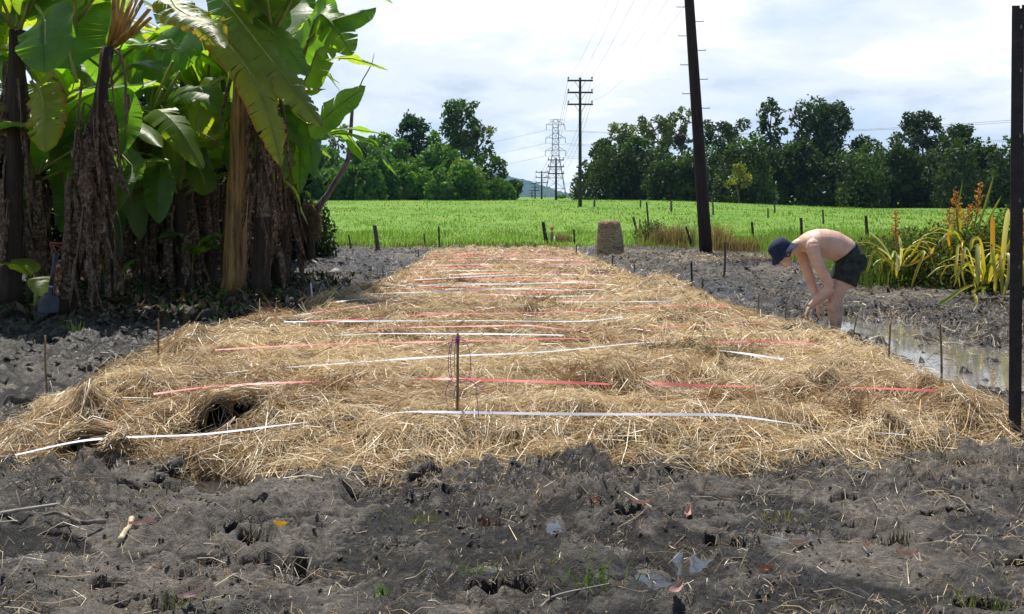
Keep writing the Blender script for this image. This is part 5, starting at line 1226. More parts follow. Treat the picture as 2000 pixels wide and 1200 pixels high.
# red topped marker and white pegs at the far end
b = G(1078, 477, 0); root = empty('survey_marker', b); tag(root, 'wooden marker with a round pink and white cap at the far end of the straw', 'marker')
m_ = MB(); m_.tube([(0, 0, -.1), (0, 0, .42)], .022, 6); m_.build('stick', M['post_wood'], root)
m_ = MB(); m_.tube([(0, 0, .40), (0, 0, .45), (0, 0, .5), (0, 0, .53)], [.035, .05, .045, .015], 10); m_.build('cap', M['tape_red'], root)
m_ = MB(); m_.tube([(0, 0, .36), (0, 0, .40)], .032, 10); m_.build('collar', M['tape_white'], root)
for k, (x0, y0, x1, y1, lab) in enumerate([(1084, 478, 1083, 462, 'short white peg at the foot of the pink capped marker'), (1132, 492, 1128, 482, 'white peg leaning at the far right corner of the straw'), (857, 470, 857, 462, 'small white tag on the slim dark post')]):
    if k == 2: continue
    m_ = MB(); a = G(x0, y0, 0); m_.tube([a - Vector((0, 0, .1)), P(x1, y1, a.y)], .02, 6); tag(m_.build('white_peg', M['tape_white']), lab, 'peg', 'white pegs at the far end')
m_ = MB(); a = G(1430, 491, .02); m_.box(a, (.28, .06, .03), Matrix.Rotation(.1, 3, 'Y')); tag(m_.build('plastic_offcut', M['tape_white'], None, False), 'white plastic offcut on the grass right of the leaning pole', 'offcut')

# ------------------------------------------------------------------ hay bale
q = G(1191, 497, 0); root = empty('hay_bale', (q.x, q.y, -.02)); tag(root, 'upright round hay bale standing at the far right of the straw', 'hay bale')
vs_, fs_ = [], []; na, nz = 40, 22
for k in range(nz + 1):
    u = k / nz; z = u * .80; r = np.interp(u, [0, .04, .5, .8, .96, 1], [.315, .32, .30, .262, .25, .225])
    for j in range(na):
        a = 6.283 * j / na; n_ = float(vnoise(j * .9, k * .9, 3)) - .5
        rr_ = r * (1 + .05 * n_ + .018 * math.sin(k * 2.2 + j * .3)); vs_.append((math.cos(a) * rr_ + .03 * (u - .5) * -1, math.sin(a) * rr_, z + .015 * n_))
for k in range(nz):
    for j in range(na): fs_.append((k * na + j, k * na + (j + 1) % na, (k + 1) * na + (j + 1) % na, (k + 1) * na + j))
fs_.append(tuple(nz * na + j for j in range(na)))
m_ = MB(); m_.add(vs_, fs_); m_.build('hay_roll', M['straw_base'], root)
n = 4200; a = rng.uniform(0, 6.28, n); u = rng.random(n); r = np.interp(u, [0, .5, .8, 1], [.322, .306, .268, .24])
C0 = np.stack([np.cos(a) * r - .03 * (u - .5), np.sin(a) * r, u * .8], 1); tdir = np.stack([-np.sin(a), np.cos(a), rng.normal(0, .28, n)], 1); nrm = np.stack([np.cos(a), np.sin(a), 0 * a], 1); Lh = rng.uniform(.04, .13, n)[:, None]; wv = np.cross(tdir, nrm) * .0045
V = np.stack([C0 - tdir * Lh - wv, C0 - tdir * Lh + wv, C0 + nrm * rng.uniform(.0, .02, n)[:, None] + tdir * Lh * .2 + wv, C0 + nrm * .02 * rng.random(n)[:, None] + tdir * Lh - wv * .5], 1).reshape(-1, 3)
ob = np_mesh('loose_straw', V, np.arange(4 * n).reshape(n, 4), M['straw'], root, smooth=False, col=np.repeat(straw_col(n, C0[:, 0] * 9, C0[:, 2] * 9) * .85, 4, 0)); ob['kind'] = 'stuff'
n = 700; a = rng.uniform(0, 6.28, n); r = np.sqrt(rng.random(n)) * .22
ob = strands('top_straw', np.stack([np.cos(a) * r, np.sin(a) * r, np.full(n, .80)], 1), rng.uniform(0, 6.28, n), rng.uniform(.06, .16, n), np.full(n, .008), rng.uniform(0, .02, n), M['straw'], straw_col(n, a, r), parent=root); ob['kind'] = 'stuff'

# ------------------------------------------------------------------ stump with a leaning dead branch
q = G(606, 510, 0); root = empty('dead_stump', (q.x, q.y, -.05)); tag(root, 'cut stump with a matted fibrous top beside the banana clump', 'stump')
m_ = MB(); o_ = Vector(root.location)
m_.tube([P(a, b, q.y) - o_ for a, b in ((606, 516), (605, 490), (606, 450), (608, 415))], [.15, .115, .11, .125], 12); m_.build('trunk', M['stem_dark'], root)
n = 1500; a = rng.uniform(0, 6.28, n); r = .13 + .09 * rng.random(n); zz = rng.uniform(.55, 1.25, n); C0 = np.stack([np.cos(a) * r, np.sin(a) * r, zz], 1)
ob = strands('fibre_mat', C0, rng.uniform(0, 6.28, n), rng.uniform(.06, .2, n), np.full(n, .012), np.zeros(n), M['litter'], np.array([[.22, .15, .08]]) * rng.uniform(.4, 1.4, (n, 1)), pitch=rng.normal(-.6, .8, n), parent=root); ob['kind'] = 'stuff'
m_ = MB(); Yb = q.y - .1
br = [(618, 412), (628, 396), (640, 382), (655, 355), (668, 335), (680, 312), (684, 270), (688, 215), (692, 190)]
m_.tube([P(a, b, Yb) for a, b in br], [.085, .075, .07, .062, .058, .052, .045, .036, .03], 9)
m_.tube([P(678, 318, Yb), P(692, 292, Yb), P(697, 286, Yb)], [.04, .02, .01], 6)
m_.tube([P(a, b, Yb) for a, b in ((692, 192), (700, 175), (709, 155), (721, 135), (727, 122), (731, 104))], [.022, .016, .013, .012, .009, .005], 6)
tag(m_.build('dead_branch', M['dead_wood']), 'bare grey dead branch leaning up from the fibrous stump', 'branch')

# ------------------------------------------------------------------ shovel leaning in the clump
b0 = G(68, 640, 0) + Vector((0, .25, .0)); root = empty('shovel', b0); tag(root, 'blue grey shovel with a red handle leaning at the foot of the banana clump', 'shovel')
M['shovel_blade'] = basic('shovel_blade', (.03, .04, .06), .5, .3, 6, .3, .4); M['shaft'] = basic('shaft', (.03, .035, .045), .5, .3, 6, .2, .4); M['grip'] = basic('grip', (.16, .02, .015), .5, .2, 6, 0, .4)
vs_ = []; Wd = [(0, .0, .07), (0, .05, .11), (0, .18, .115), (0, .28, .11), (0, .31, .08), (0, .33, .03)]
for (_, z, w) in Wd:
    for j in range(7):
        u = j / 6 * 2 - 1; vs_.append((u * w, .03 * (u * u - 1) + .03, z + .02 * (1 - u * u) * (-1 if z < .05 else 0)))
m_ = MB(); fl = [(k * 7 + j, k * 7 + j + 1, (k + 1) * 7 + j + 1, (k + 1) * 7 + j) for k in range(5) for j in range(6)]; m_.add(vs_, fl); m_.add([(a, b + .004, c) for a, b, c in vs_], [f[::-1] for f in fl]); m_.build('blade', M['shovel_blade'], root)
m_ = MB(); m_.tube([(0, .02, .24), (.0, .03, .34), (.0, .035, .42)], [.02, .024, .024], 9); m_.build('socket', M['shovel_blade'], root); m_ = MB(); m_.tube([(0, .035, .40), (.015, .06, .80)], .021, 9); m_.build('shaft', M['shaft'], root)
m_ = MB(); m_.tube([(.015, .06, .78), (-.05, .062, .86), (-.055, .062, .90)], .012, 7); m_.tube([(.015, .06, .78), (.08, .062, .86), (.085, .062, .90)], .012, 7); m_.tube([(-.06, .062, .90), (.09, .062, .90)], .016, 8); m_.build('handle', M['grip'], root)
m_ = MB(); m_.tube([(0, .035, .405), (0, .036, .425)], .026, 9); m_.build('ferrule', M['galv'], root); root.rotation_euler = (math.radians(-8), math.radians(2), 0)

# ------------------------------------------------------------------ strap leaved plants on the right
M['strap'] = leafy('strap', .38, .4, .45, tint=(1.6, 1.5, .6)); M['spike'] = basic('spike', (.68, .30, .03), .6, .4, 12, .2, .3)
def strap_leaf(root, pts, W, c0, c1, nh=(0, -.8, .5), seed=0, name='leaf'):
    r = np.random.default_rng(seed); n = 14; C = spline([tuple(p) for p in pts], n); T = np.gradient(C, axis=0); T /= np.linalg.norm(T, axis=1, keepdims=True)
    B = np.cross(T, np.array(nh, float)[None]); B /= np.linalg.norm(B, axis=1, keepdims=True) + 1e-9; N = np.cross(B, T); org = np.array(root.location)
    u = np.linspace(0, 1, n); w = W * np.clip(.75 + u, 0, 1) * np.clip((1 - u) / .12, 0.04, 1) ** .7
    V, Cc = [], []
    for s, dz in ((-1, .35), (-.4, .06), (.4, .06), (1, .35)):
        V.append(C + B * (w * s)[:, None] + N * (w * dz)[:, None] - org); Cc.append(np.array(c0)[None] * (1 - u)[:, None] + np.array(c1)[None] * u[:, None])
    V = np.stack(V, 1).reshape(-1, 3); Cc = np.stack(Cc, 1).reshape(-1, 3) * r.uniform(.85, 1.1)
    f = np.array([(i * 4 + j, i * 4 + j + 1, i * 4 + j + 5, i * 4 + j + 4) for i in range(n - 1) for j in range(3)])
    return np_mesh(name, V, f, M['strap'], root, col=Cc)
YL, OL, GN, PA, OR_ = (.42, .36, .045), (.26, .25, .03), (.12, .22, .025), (.62, .60, .30), (.50, .22, .03)
def flower(root, base, top, seed, n=34, w=.1):
    r = random.Random(seed); o_ = Vector(root.location); b, t_ = Vector(base), Vector(top); m_ = MB(); m_.tube([b - o_, b.lerp(t_, .5) + Vector((r.uniform(-.02, .02), 0, 0)) - o_, t_ - o_], [.014, .011, .005], 6); st = m_.build('flower_stem', M['midrib_old'], root)
    m_ = MB()
    for k in range(n):
        u = .45 + .55 * k / n; c = b.lerp(t_, u); a = k * 2.4; rad = w * (1.15 - u) * 1.5 * r.uniform(.5, 1.1); d = Vector((math.cos(a), math.sin(a), .55)).normalized(); e = c + d * rad
        m_.tube([c - o_, e - o_], .004, 4)
        for q in range(5):
            m_.ell(c.lerp(e, .35 + .16 * q) - o_ + Vector((r.uniform(-.012, .012), r.uniform(-.012, .012), r.uniform(-.005, .015))), (.0085, .0085, .014), nu=5, nv=4)
    m_.build('flower_head', M['spike'], st)
BR = 'orange flowered strap leaved plants on the right'
def bromeliad(label, cx, cy, Y, leaves, spikes, rnd=14, seed=0, size=1.0):
    root = empty('bromeliad', P(cx, cy, Y)); tag(root, label, 'bromeliad', BR); r = random.Random(seed)
    for k, (pts, W, c0, c1) in enumerate(leaves): strap_leaf(root, [P(a, b, Y + d) for a, b, d in pts], W, c0, c1, seed=seed * 30 + k)
    for k in range(rnd):
        a = k * 2.4 + r.random(); d = Vector((math.cos(a), math.sin(a) * .8, 0)); L = r.uniform(.55, .95) * size; b = Vector(root.location) + d * .05; el = r.uniform(.7, 1.35); dr = r.uniform(.4, 1.5)
        p1 = b + d * L * .4 * math.cos(el) + Vector((0, 0, L * .4 * math.sin(el))); p2 = p1 + d * L * .35 * math.cos(el - dr) + Vector((0, 0, L * .35 * math.sin(el - dr))); p3 = p2 + d * L * .3 * math.cos(el - 2 * dr) + Vector((0, 0, L * .3 * math.sin(el - 2 * dr)))
        strap_leaf(root, [b, p1, p2, p3], .017 * size, r.choice([OL, GN, YL]), r.choice([YL, OL, OR_, YL]), nh=tuple(Vector((0, 0, 1)) - d * .3), seed=seed * 30 + 50 + k)
    for k, (a, b, c, d, n, w) in enumerate(spikes): flower(root, P(a, b, Y), P(c, d, Y + .1 * (k - 1)), seed * 7 + k, n, w)
bromeliad('smaller bromeliad with one orange flower spike nearest the person', 1752, 528, 15.6,
  [([(1752, 528, 0), (1725, 480, -.1), (1697, 453, -.2)], 0.0174, GN, PA), ([(1750, 528, 0), (1735, 500, -.2), (1713, 484, -.3)], 0.0174, PA, PA), ([(1748, 525, 0), (1712, 490, -.3), (1700, 510, -.4), (1692, 535, -.5)], 0.0174, OL, YL),
   ([(1757, 520, 0), (1760, 490, -.1), (1755, 460, -.1)], 0.0232, PA, PA), ([(1757, 520, -.3), (1754, 500, -.5), (1753, 533, -.6)], 0.0290, PA, PA), ([(1760, 525, 0), (1780, 500, -.2), (1800, 472, -.3), (1812, 480, -.4), (1820, 492, -.5)], 0.0186, OL, YL),
   ([(1758, 528, 0), (1780, 515, -.3), (1805, 490, -.5), (1790, 530, -.7), (1780, 562, -.8)], 0.0197, YL, OL), ([(1758, 525, 0), (1790, 512, -.2), (1815, 500, -.3), (1825, 480, -.4)], 0.0174, OR_, YL)], [(1752, 510, 1749, 412, 20, .11)], 14, 1)
bromeliad('large yellow bromeliad spilling over the mud left of the steel post', 1925, 555, 13.9,
  [([(1915, 550, 0), (1912, 500, -.3), (1910, 480, -.4), (1909, 520, -.6), (1910, 562, -.7)], 0.0319, PA, OL), ([(1920, 550, 0), (1938, 500, -.3), (1937, 480, -.3), (1942, 520, -.5), (1945, 575, -.6)], 0.0232, GN, YL), ([(1930, 550, 0), (1950, 495, -.2), (1955, 530, -.4), (1957, 580, -.5)], 0.0232, YL, OL),
   ([(1935, 550, 0), (1965, 495, -.3), (1970, 530, -.5), (1958, 588, -.6)], 0.0232, PA, OL), ([(1905, 555, 0), (1880, 565, -.5), (1855, 582, -.7), (1828, 598, -.8)], 0.0203, OL, GN), ([(1910, 555, 0), (1888, 485, -.3), (1878, 520, -.5), (1862, 562, -.6)], 0.0174, PA, OL),
   ([(1908, 555, 0), (1875, 480, -.2), (1868, 510, -.5), (1866, 540, -.6)], 0.0203, OL, YL), ([(1920, 560, 0), (1900, 570, -.5), (1905, 580, -.7), (1908, 596, -.8)], 0.0203, OL, YL), ([(1938, 550, 0), (1938, 480, 0), (1938, 420, .0)], 0.0319, YL, OR_),
   ([(1955, 550, 0), (1962, 460, 0), (1970, 408, 0)], 0.0348, YL, PA), ([(1945, 550, 0), (1970, 480, .1), (1990, 455, .1)], 0.0232, OL, YL), ([(1930, 560, 0), (1920, 565, -.5), (1917, 582, -.7)], 0.0174, GN, OL), ([(1925, 550, 0), (1915, 475, -.1), (1900, 468, -.2), (1895, 490, -.3)], 0.0232, YL, YL)], [], 20, 2)
bromeliad('tall bromeliad with three orange flower spikes behind the large yellow one', 1885, 500, 15.2,
  [([(1880, 500, 0), (1870, 430, 0), (1880, 352, .1)], 0.0104, GN, GN), ([(1890, 500, 0), (1915, 430, 0), (1940, 348, .1)], 0.0174, GN, OL), ([(1895, 500, 0), (1925, 440, 0), (1955, 384, .1)], 0.0145, OL, YL), ([(1880, 500, 0), (1876, 450, 0), (1877, 405, 0)], 0.0232, OL, YL), ([(1860, 500, 0), (1855, 460, 0), (1860, 436, 0)], 0.0290, YL, YL), ([(1858, 500, 0), (1852, 470, -.1), (1851, 450, -.1)], 0.0174, YL, OR_)],
  [(1875, 480, 1866, 374, 26, .19), (1895, 480, 1916, 358, 24, .15), (1880, 480, 1896, 402, 18, .13), (1858, 480, 1852, 408, 14, .11)], 16, 3)
bromeliad('bromeliad half hidden behind the steel post at the right edge', 1992, 540, 14.4, [([(1990, 540, 0), (2002, 470, -.1), (2010, 520, -.3)], 0.0232, OL, YL), ([(1990, 540, 0), (1996, 510, -.2), (1998, 560, -.4)], 0.0232, GN, YL)], [(1995, 520, 1998, 415, 22, .15)], 16, 4)
# weeds heaped round them
def heap(name, label, cx, cy, Y, rx, ry, h, n, tones, leaf=.03, cat='weeds'):
    c = P(cx, cy, Y); d = rng.normal(0, 1, (n, 3)); d /= np.linalg.norm(d, axis=1, keepdims=True); d[:, 2] = np.abs(d[:, 2]); lum = .65 + .7 * fbm(d[:, 0] * 3 + cx, d[:, 1] * 3 + d[:, 2] * 4, 3, 4); rr = (1 - .55 * rng.random(n) ** 1.4) * lum
    C = np.stack([c.x + d[:, 0] * rr * rx, Y + d[:, 1] * rr * ry, -.05 + d[:, 2] * rr * h], 1); V, Fq = leaf_quads(C, leaf, asp=.4); t_ = np.array(tones)[rng.integers(0, len(tones), n)] * rng.uniform(.5, 1.4, (n, 1))
    return tag(np_mesh(name, V, Fq, M['foliage'], smooth=False, col=np.repeat(t_, 4, 0)), label, cat, kind='stuff')
WT = [(.06, .12, .02), (.11, .18, .03), (.09, .15, .03), (.17, .16, .05), (.07, .06, .025)]
heap('weed_bank', 'tangled weeds and dry stems under the small bromeliad', 1760, 540, 16.4, .9, .7, .85, 9000, WT, .032)
heap('weed_bank', 'tangled weeds and dry stems between the bromeliads', 1840, 550, 16.0, .85, .8, 1.0, 11000, WT, .034)
heap('weed_bank', 'tangled weeds under the large yellow bromeliad', 1940, 560, 15.3, .85, .7, 1.15, 11000, WT, .034)
heap('weed_bank', 'weeds at the right edge beyond the steel post', 2030, 560, 15.0, .9, .8, 1.2, 8000, WT, .034)
heap('weed_bank', 'low dark weeds behind the hips of the person', 1710, 535, 17.5, .7, .7, .75, 5000, WT, .035)
n = 3600; y = rng.uniform(15.6, 19.5, n); x = rng.uniform(.34, .56, n) * y
blades('tall_weeds', x, y, np.full(n, 0.0), rng.uniform(.3, 1.05, n) * (.5 + .8 * fbm(x * 1.2, y, 2, 3)), np.full(n, .011), grass_col(x, y, n, .12), M['grass'], 'tall mixed grass rising behind the bromeliads', lean=.35)
# broad leaved bush behind the stump, dark debris bush and dry grass clumps along the fence
heap('shrub', 'dark broad leaved shrub behind the fibrous stump', 590, 470, 23.5, .75, .6, 1.55, 3000, [(.03, .07, .018), (.05, .10, .025), (.04, .05, .02)], .085, 'shrub')
heap('shrub', 'small green shrub at the edge of the pasture right of the hay bale', 1272, 455, 31, .55, .4, .75, 1800, [(.05, .10, .022), (.10, .14, .03), (.03, .05, .02)], .05, 'shrub')
for lab, cx, cy, rx, h in (('dry brown grass clump at the left foot of the leaning pole', 1315, 480, .75, .85), ('dry brown grass clump at the right foot of the leaning pole', 1402, 490, .28, 1.0), ('low dry grass clump right of the leaning pole', 1450, 492, .5, .5), ('dry grass tuft at the far end of the straw', 1097, 474, .35, .4)):
    q = G(cx, cy, 0); n = int(1000 * rx); x = q.x + rng.normal(0, rx * .5, n); y = q.y + rng.normal(0, .3, n); c = np.array([[.23, .175, .095]]) * rng.uniform(.4, 1.4, (n, 1))
    blades('dry_clump', x, y, np.full(n, -.03), rng.uniform(.3, 1, n) * h, np.full(n, .018), c, M['grass'], lab, lean=.45, kind='stuff', cat='dry grass')
# thicket of leaves added behind the banana clump, its shade put into the near-black colour
for lab, x0, x1, y0, y1, h, n in (('dark thicket of leaves added behind the banana clump, shade painted into its colour', -15, -4.6, 20.5, 23.5, 3.6, 16000),):
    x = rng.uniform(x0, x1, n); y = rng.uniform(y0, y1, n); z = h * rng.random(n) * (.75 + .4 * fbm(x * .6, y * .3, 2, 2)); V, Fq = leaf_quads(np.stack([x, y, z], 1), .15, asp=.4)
    tag(np_mesh('backdrop', V, Fq, M['litter'], smooth=False, col=np.repeat(np.array([[.010, .016, .006]]) * rng.uniform(.4, 1.5, (n, 1)), 4, 0)), lab, 'backdrop', kind='stuff')

# ------------------------------------------------------------------ the person bending over the mud
PY = 11.0
def Z(zx, zy, lat=0.0): p = P(1440 + zx / 5, 420 + zy / 5, PY); return Vector((p.x, PY + lat, p.z))
K = 909.0
m, t, o = mat('skin'); co = objco(t); n1 = noise(t, 9, 5, .6, co); n2 = noise(t, 60, 4, .6, co)
c = ramp(t, n1, [(.3, (.52, .31, .225)), (.7, (.70, .46, .355))]); c = mixc(t, ramp(t, n2, [(.5, 0), (.8, .25)]), c, (.42, .21, .14))
mz_ = nd(t, 'ShaderNodeSeparateXYZ', {0: co}).outputs[2]; mf = nd(t, 'ShaderNodeMath', {0: ramp(t, mz_, [(0.02, .75), (.42, 0)]), 1: ramp(t, noise(t, 14, 5, .7, co), [(.38, 0), (.6, 1)])}, operation='MULTIPLY').outputs[0]; c = mixc(t, mf, c, (.10, .08, .065))
sk = nd(t, 'ShaderNodeBsdfPrincipled', {'Base Color': c, 'Roughness': .48, 'Specular IOR Level': .4, 'Subsurface Weight': .12, 'Subsurface Radius': (.02, .008, .005), 'Subsurface Scale': .5}); t.links.new(bump(t, n2, .12, .004), sk.inputs['Normal']); t.links.new(sk.outputs[0], o.inputs[0]); M['skin'] = m
M['shorts'] = basic('shorts', (.034, .042, .037), .85, .35, 16, .5, .2); M['hat'] = basic('hat', (.022, .032, .075), .8, .3, 26, .35, .2); M['hair'] = basic('hair', (.07, .04, .02), .6, .4, 40, .5, .3)
def loft(mb, rings, n=18):
    """rings: (centre, direction-of-depth vector, half depth, half width along Y)"""
    vs_ = []
    for c, dv, hd, hw in rings:
        for j in range(n):
            a = 6.283 * j / n; vs_.append(Vector(c) + Vector(dv) * (math.cos(a) * hd) + Vector((0, 1, 0)) * (math.sin(a) * hw))
    k = len(rings)
    mb.add(vs_, [(i * n + j, i * n + (j + 1) % n, (i + 1) * n + (j + 1) % n, (i + 1) * n + j) for i in range(k - 1) for j in range(n)] + [tuple(range(n))[::-1], tuple((k - 1) * n + j for j in range(n))])
def remesh(ob, vox, it=4):
    r = ob.modifiers.new('Remesh', 'REMESH'); r.mode = 'VOXEL'; r.voxel_size = vox; r.use_smooth_shade = True
    s = ob.modifiers.new('Smooth', 'SMOOTH'); s.factor = .5; s.iterations = it
def perp(a, b): d = (Vector(b) - Vector(a)).normalized(); return Vector((-d.z, 0, d.x))
body = MB()
TR = [(1128, 480, 112, .160), (1085, 405, 120, .158), (1030, 345, 124, .150), (940, 300, 132, .155), (850, 280, 132, .170), (770, 272, 124, .182), (700, 275, 104, .178), (645, 282, 76, .125), (600, 295, 52, .075)]
cs = [Z(a, b) for a, b, _, _ in TR]; rings = []
for i, (a, b, hd, hw) in enumerate(TR):
    rings.append((cs[i], perp(cs[max(0, i - 1)], cs[min(len(cs) - 1, i + 1)]), hd / K * 1.10, hw * 1.06))
loft(body, rings, 24)
# buttock masses, shoulder blades, shoulders
for s in (-1, 1):
    body.ell(Z(1130, 455, s * .085), (.115, .095, .125)); body.ell(Z(715, 235, s * .085), (.085, .055, .055), Matrix.Rotation(-.25, 3, 'Y')); body.ell(Z(690, 300, s * .175), (.075, .065, .08))
# neck and head
body.tube([Z(640, 285), Z(590, 300), Z(535, 335), Z(490, 365)], [.082, .070, .064, .066], 14)
up = Vector((-.69, 0, .72)); fw = Vector((-.72, 0, -.69)); hc = Z(452, 372)
def Hd(f, u, l=0): return hc + fw * f + up * u + Vector((0, l, 0))
R3 = Matrix((fw, Vector((0, 1, 0)), up)).transposed()
body.ell(Hd(0, .03), (.098, .076, .105), R3, 16, 12); body.ell(Hd(.035, -.06), (.062, .058, .065), R3, 14, 10); body.ell(Hd(.062, -.10), (.026, .026, .022), R3, 10, 8)
body.tube([Hd(.085, .015), Hd(.112, -.028), Hd(.095, -.042)], [.010, .015, .012], 8); body.ell(Hd(.088, -.066), (.012, .026, .008), R3, 8, 6); body.ell(Hd(.078, .03), (.02, .06, .012), R3, 10, 6)
for s in (-1, 1): body.ell(Hd(-.012, -.015, s * .078), (.020, .010, .032), R3, 8, 6); body.ell(Hd(.075, -.02, s * .04), (.02, .02, .018), R3, 8, 6)
# arms
def limb(pts, rad, n=14): body.tube(spline([tuple(p) for p in pts], 16), list(1.17 * np.interp(np.linspace(0, len(pts) - 1, 16), range(len(pts)), rad)), n)
limb([Z(690, 300, -.17), Z(715, 420, -.20), Z(785, 560, -.21), Z(852, 690, -.20)], [.066, .056, .050, .046])
limb([Z(852, 690, -.20), Z(820, 740, -.195), Z(750, 800, -.18), Z(668, 880, -.15)], [.046, .046, .040, .027])
limb([Z(660, 300, .17), Z(690, 420, .19), Z(735, 560, .19), Z(775, 690, .17)], [.062, .054, .048, .043])
limb([Z(775, 690, .17), Z(795, 770, .12), Z(800, 830, .07), Z(800, 880, .04)], [.043, .042, .036, .026])
# hands: palm, four fingers and a thumb each
def hand(w, d, side, lat):
    w = Vector(w); d = Vector(d).normalized(); acr = Vector((0, 1, 0)); pl = d.cross(acr).normalized()
    for k in range(4): body.tube([w + acr * (k - 1.5) * .012, w + d * .045 + acr * (k - 1.5) * .0185, w + d * .09 + acr * (k - 1.5) * .020], [.016, .017, .0125], 8)
    for k, L in enumerate((.070, .080, .075, .058)):
        b = w + d * .086 + acr * (k - 1.5) * .0205
        f1 = b + d * L * .45 + pl * (.006 * side); f2 = f1 + d * L * .32 + pl * (.022 * side); f3 = f2 + d * L * .18 + pl * (.022 * side); body.tube([b, f1, f2, f3], [.0100, .0092, .0086, .0070], 8)
    b = w + d * .022 + acr * lat * .026; t1 = b + d * .028 + acr * lat * .024 + pl * side * .012; t2 = t1 + d * .03 + acr * lat * .006 + pl * side * .014; t3 = t2 + d * .022 - acr * lat * .003 + pl * side * .006; body.tube([b, t1, t2, t3], [.014, .0125, .0105, .008], 8)
hand(Z(660, 888, -.15), (-.035, .01, -.115), 1, 1); hand(Z(798, 882, .03), (-.012, -.03, -.11), 1, -1)
# legs, standing ankle deep in the mud
limb([Z(1085, 490, -.095), Z(1010, 620, -.105), Z(940, 730, -.11), Z(888, 825, -.11)], [.098, .088, .074, .060])
limb([Z(888, 825, -.11), Z(905, 910, -.11), Z(922, 1000, -.105), Z(925, 1130, -.10), Z(925, 1190, -.10)], [.058, .058, .052, .036, .038])
limb([Z(1105, 490, .095), Z(1060, 640, .10), Z(1025, 740, .11), Z(1000, 830, .11)], [.098, .086, .072, .058])
limb([Z(1000, 830, .11), Z(1010, 920, .11), Z(1008, 1000, .105), Z(1000, 1130, .10), Z(1000, 1190, .10)], [.056, .057, .050, .036, .038])
for zx, l in ((925, -.10), (1000, .10)): limb([Z(zx + 25, 1200, l), Z(zx - 40, 1200, l), Z(zx - 120, 1215, l), Z(zx - 175, 1222, l)], [.036, .040, .034, .020])
pr = body.build('person', M['skin']); remesh(pr, .0065, 5)
tag(pr, 'bare chested person in a navy hat and dark shorts, bending to reach into the mud', 'person')
# shorts
sh = MB(); S_ = [(1150, 520, 105, .178), (1128, 480, 122, .176), (1085, 405, 129, .170), (1052, 362, 128, .160)]
cs = [Z(a, b) for a, b, _, _ in S_]; loft(sh, [(cs[i], perp(cs[max(0, i - 1)], cs[min(3, i + 1)]), hd / K * 1.08, hw * 1.05) for i, (_, _, hd, hw) in enumerate(S_)], 22)
for s in (-1, 1):
    sh.ell(Z(1132, 455, s * .088), (.125, .10, .135))
    x_ = 0 if s < 0 else 22
    sh.tube([Z(1098 + x_, 470, s * .098), Z(1055 + x_ * 1.2, 545, s * .104), Z(1012 + x_ * 1.6, 655, s * .108)], [.122, .130, .130], 18)
so = sh.build('shorts', M['shorts'], pr); remesh(so, .008, 3)
wb = MB(); a_, b_ = Z(1052, 362), Z(1046, 354); loft(wb, [(a_, perp(Z(1085, 405), Z(1030, 345)), .157, .178), (b_, perp(Z(1085, 405), Z(1030, 345)), .153, .174)], 24); wb.build('waistband', M['shorts'], so)
# hat: crown and sloping brim
ht = MB(); prof = [(.118, .030), (.120, .045), (.116, .085), (.104, .125), (.078, .152), (.04, .163), (.0, .165)]; vs_ = []; n = 28
for r, u in prof:
    for j in range(n): a = 6.283 * j / n; vs_.append(Hd(math.cos(a) * r * 1.06 - .004, u, math.sin(a) * r * .90))
ht.add(vs_, [(i * n + j, i * n + (j + 1) % n, (i + 1) * n + (j + 1) % n, (i + 1) * n + j) for i in range(len(prof) - 1) for j in range(n)]); hb = ht.build('hat', M['hat'], pr)
bm_ = MB(); vs_ = []
for r, u in ((.116, .036), (.140, .018), (.166, -.012), (.168, -.015), (.140, .013), (.114, .030)):
    for j in range(n): a = 6.283 * j / n; vs_.append(Hd(math.cos(a) * r * 1.06 - .004, u + .008 * math.sin(a * 3), math.sin(a) * r * .92))
bm_.add(vs_, [(i * n + j, i * n + (j + 1) % n, (i + 1) * n + (j + 1) % n, (i + 1) * n + j) for i in range(5) for j in range(n)]); bm_.build('brim', M['hat'], hb)
hr = MB(); hr.ell(Hd(-.025, -.005), (.088, .082, .070), R3, 16, 10); ho = hr.build('hair', M['hair'], pr)

# ------------------------------------------------------------------ things lying on the near mud
def mz(x, y): return float(stamp(np.array([x]), np.array([y]), mud_z(np.array([x]), np.array([y]), True), FOOT)[0])
def fallen_leaf(label, pxx, pyy, L, W, ang, c, curlz=.012, name='fallen_leaf'):
    q = G(pxx, pyy, 0); q.z = mz(q.x, q.y) + .012; n = 10; vs_, cc = [], []
    for i in range(n):
        u = i / (n - 1); w = W * math.sin(math.pi * min(.98, max(.02, u)) ** .85)
        for s in (-1, -.5, 0, .5, 1):
            x, y = (u - .5) * L, s * w / 2; z = curlz * (2 * u - 1) ** 2 * 1.5 + .012 * s * s; vs_.append((x * math.cos(ang) - y * math.sin(ang), x * math.sin(ang) + y * math.cos(ang), z)); cc.append(np.array(c) * (1 - .25 * (s == 0)))
    f = [(i * 5 + j, i * 5 + j + 1, i * 5 + j + 6, i * 5 + j + 5) for i in range(n - 1) for j in range(4)]
    ob = np_mesh(name, vs_, np.array(f), M['litter'], col=np.array(cc)); ob.location = q; ob.rotation_euler = (.30, .05, 0); tag(ob, label, 'leaf', 'fallen leaves on the near mud')
PK = (.46, .28, .23)
fallen_leaf('oval bright yellow leaf on the mud', 544, 1043, .075, .026, .0, (.75, .46, .01), .003)
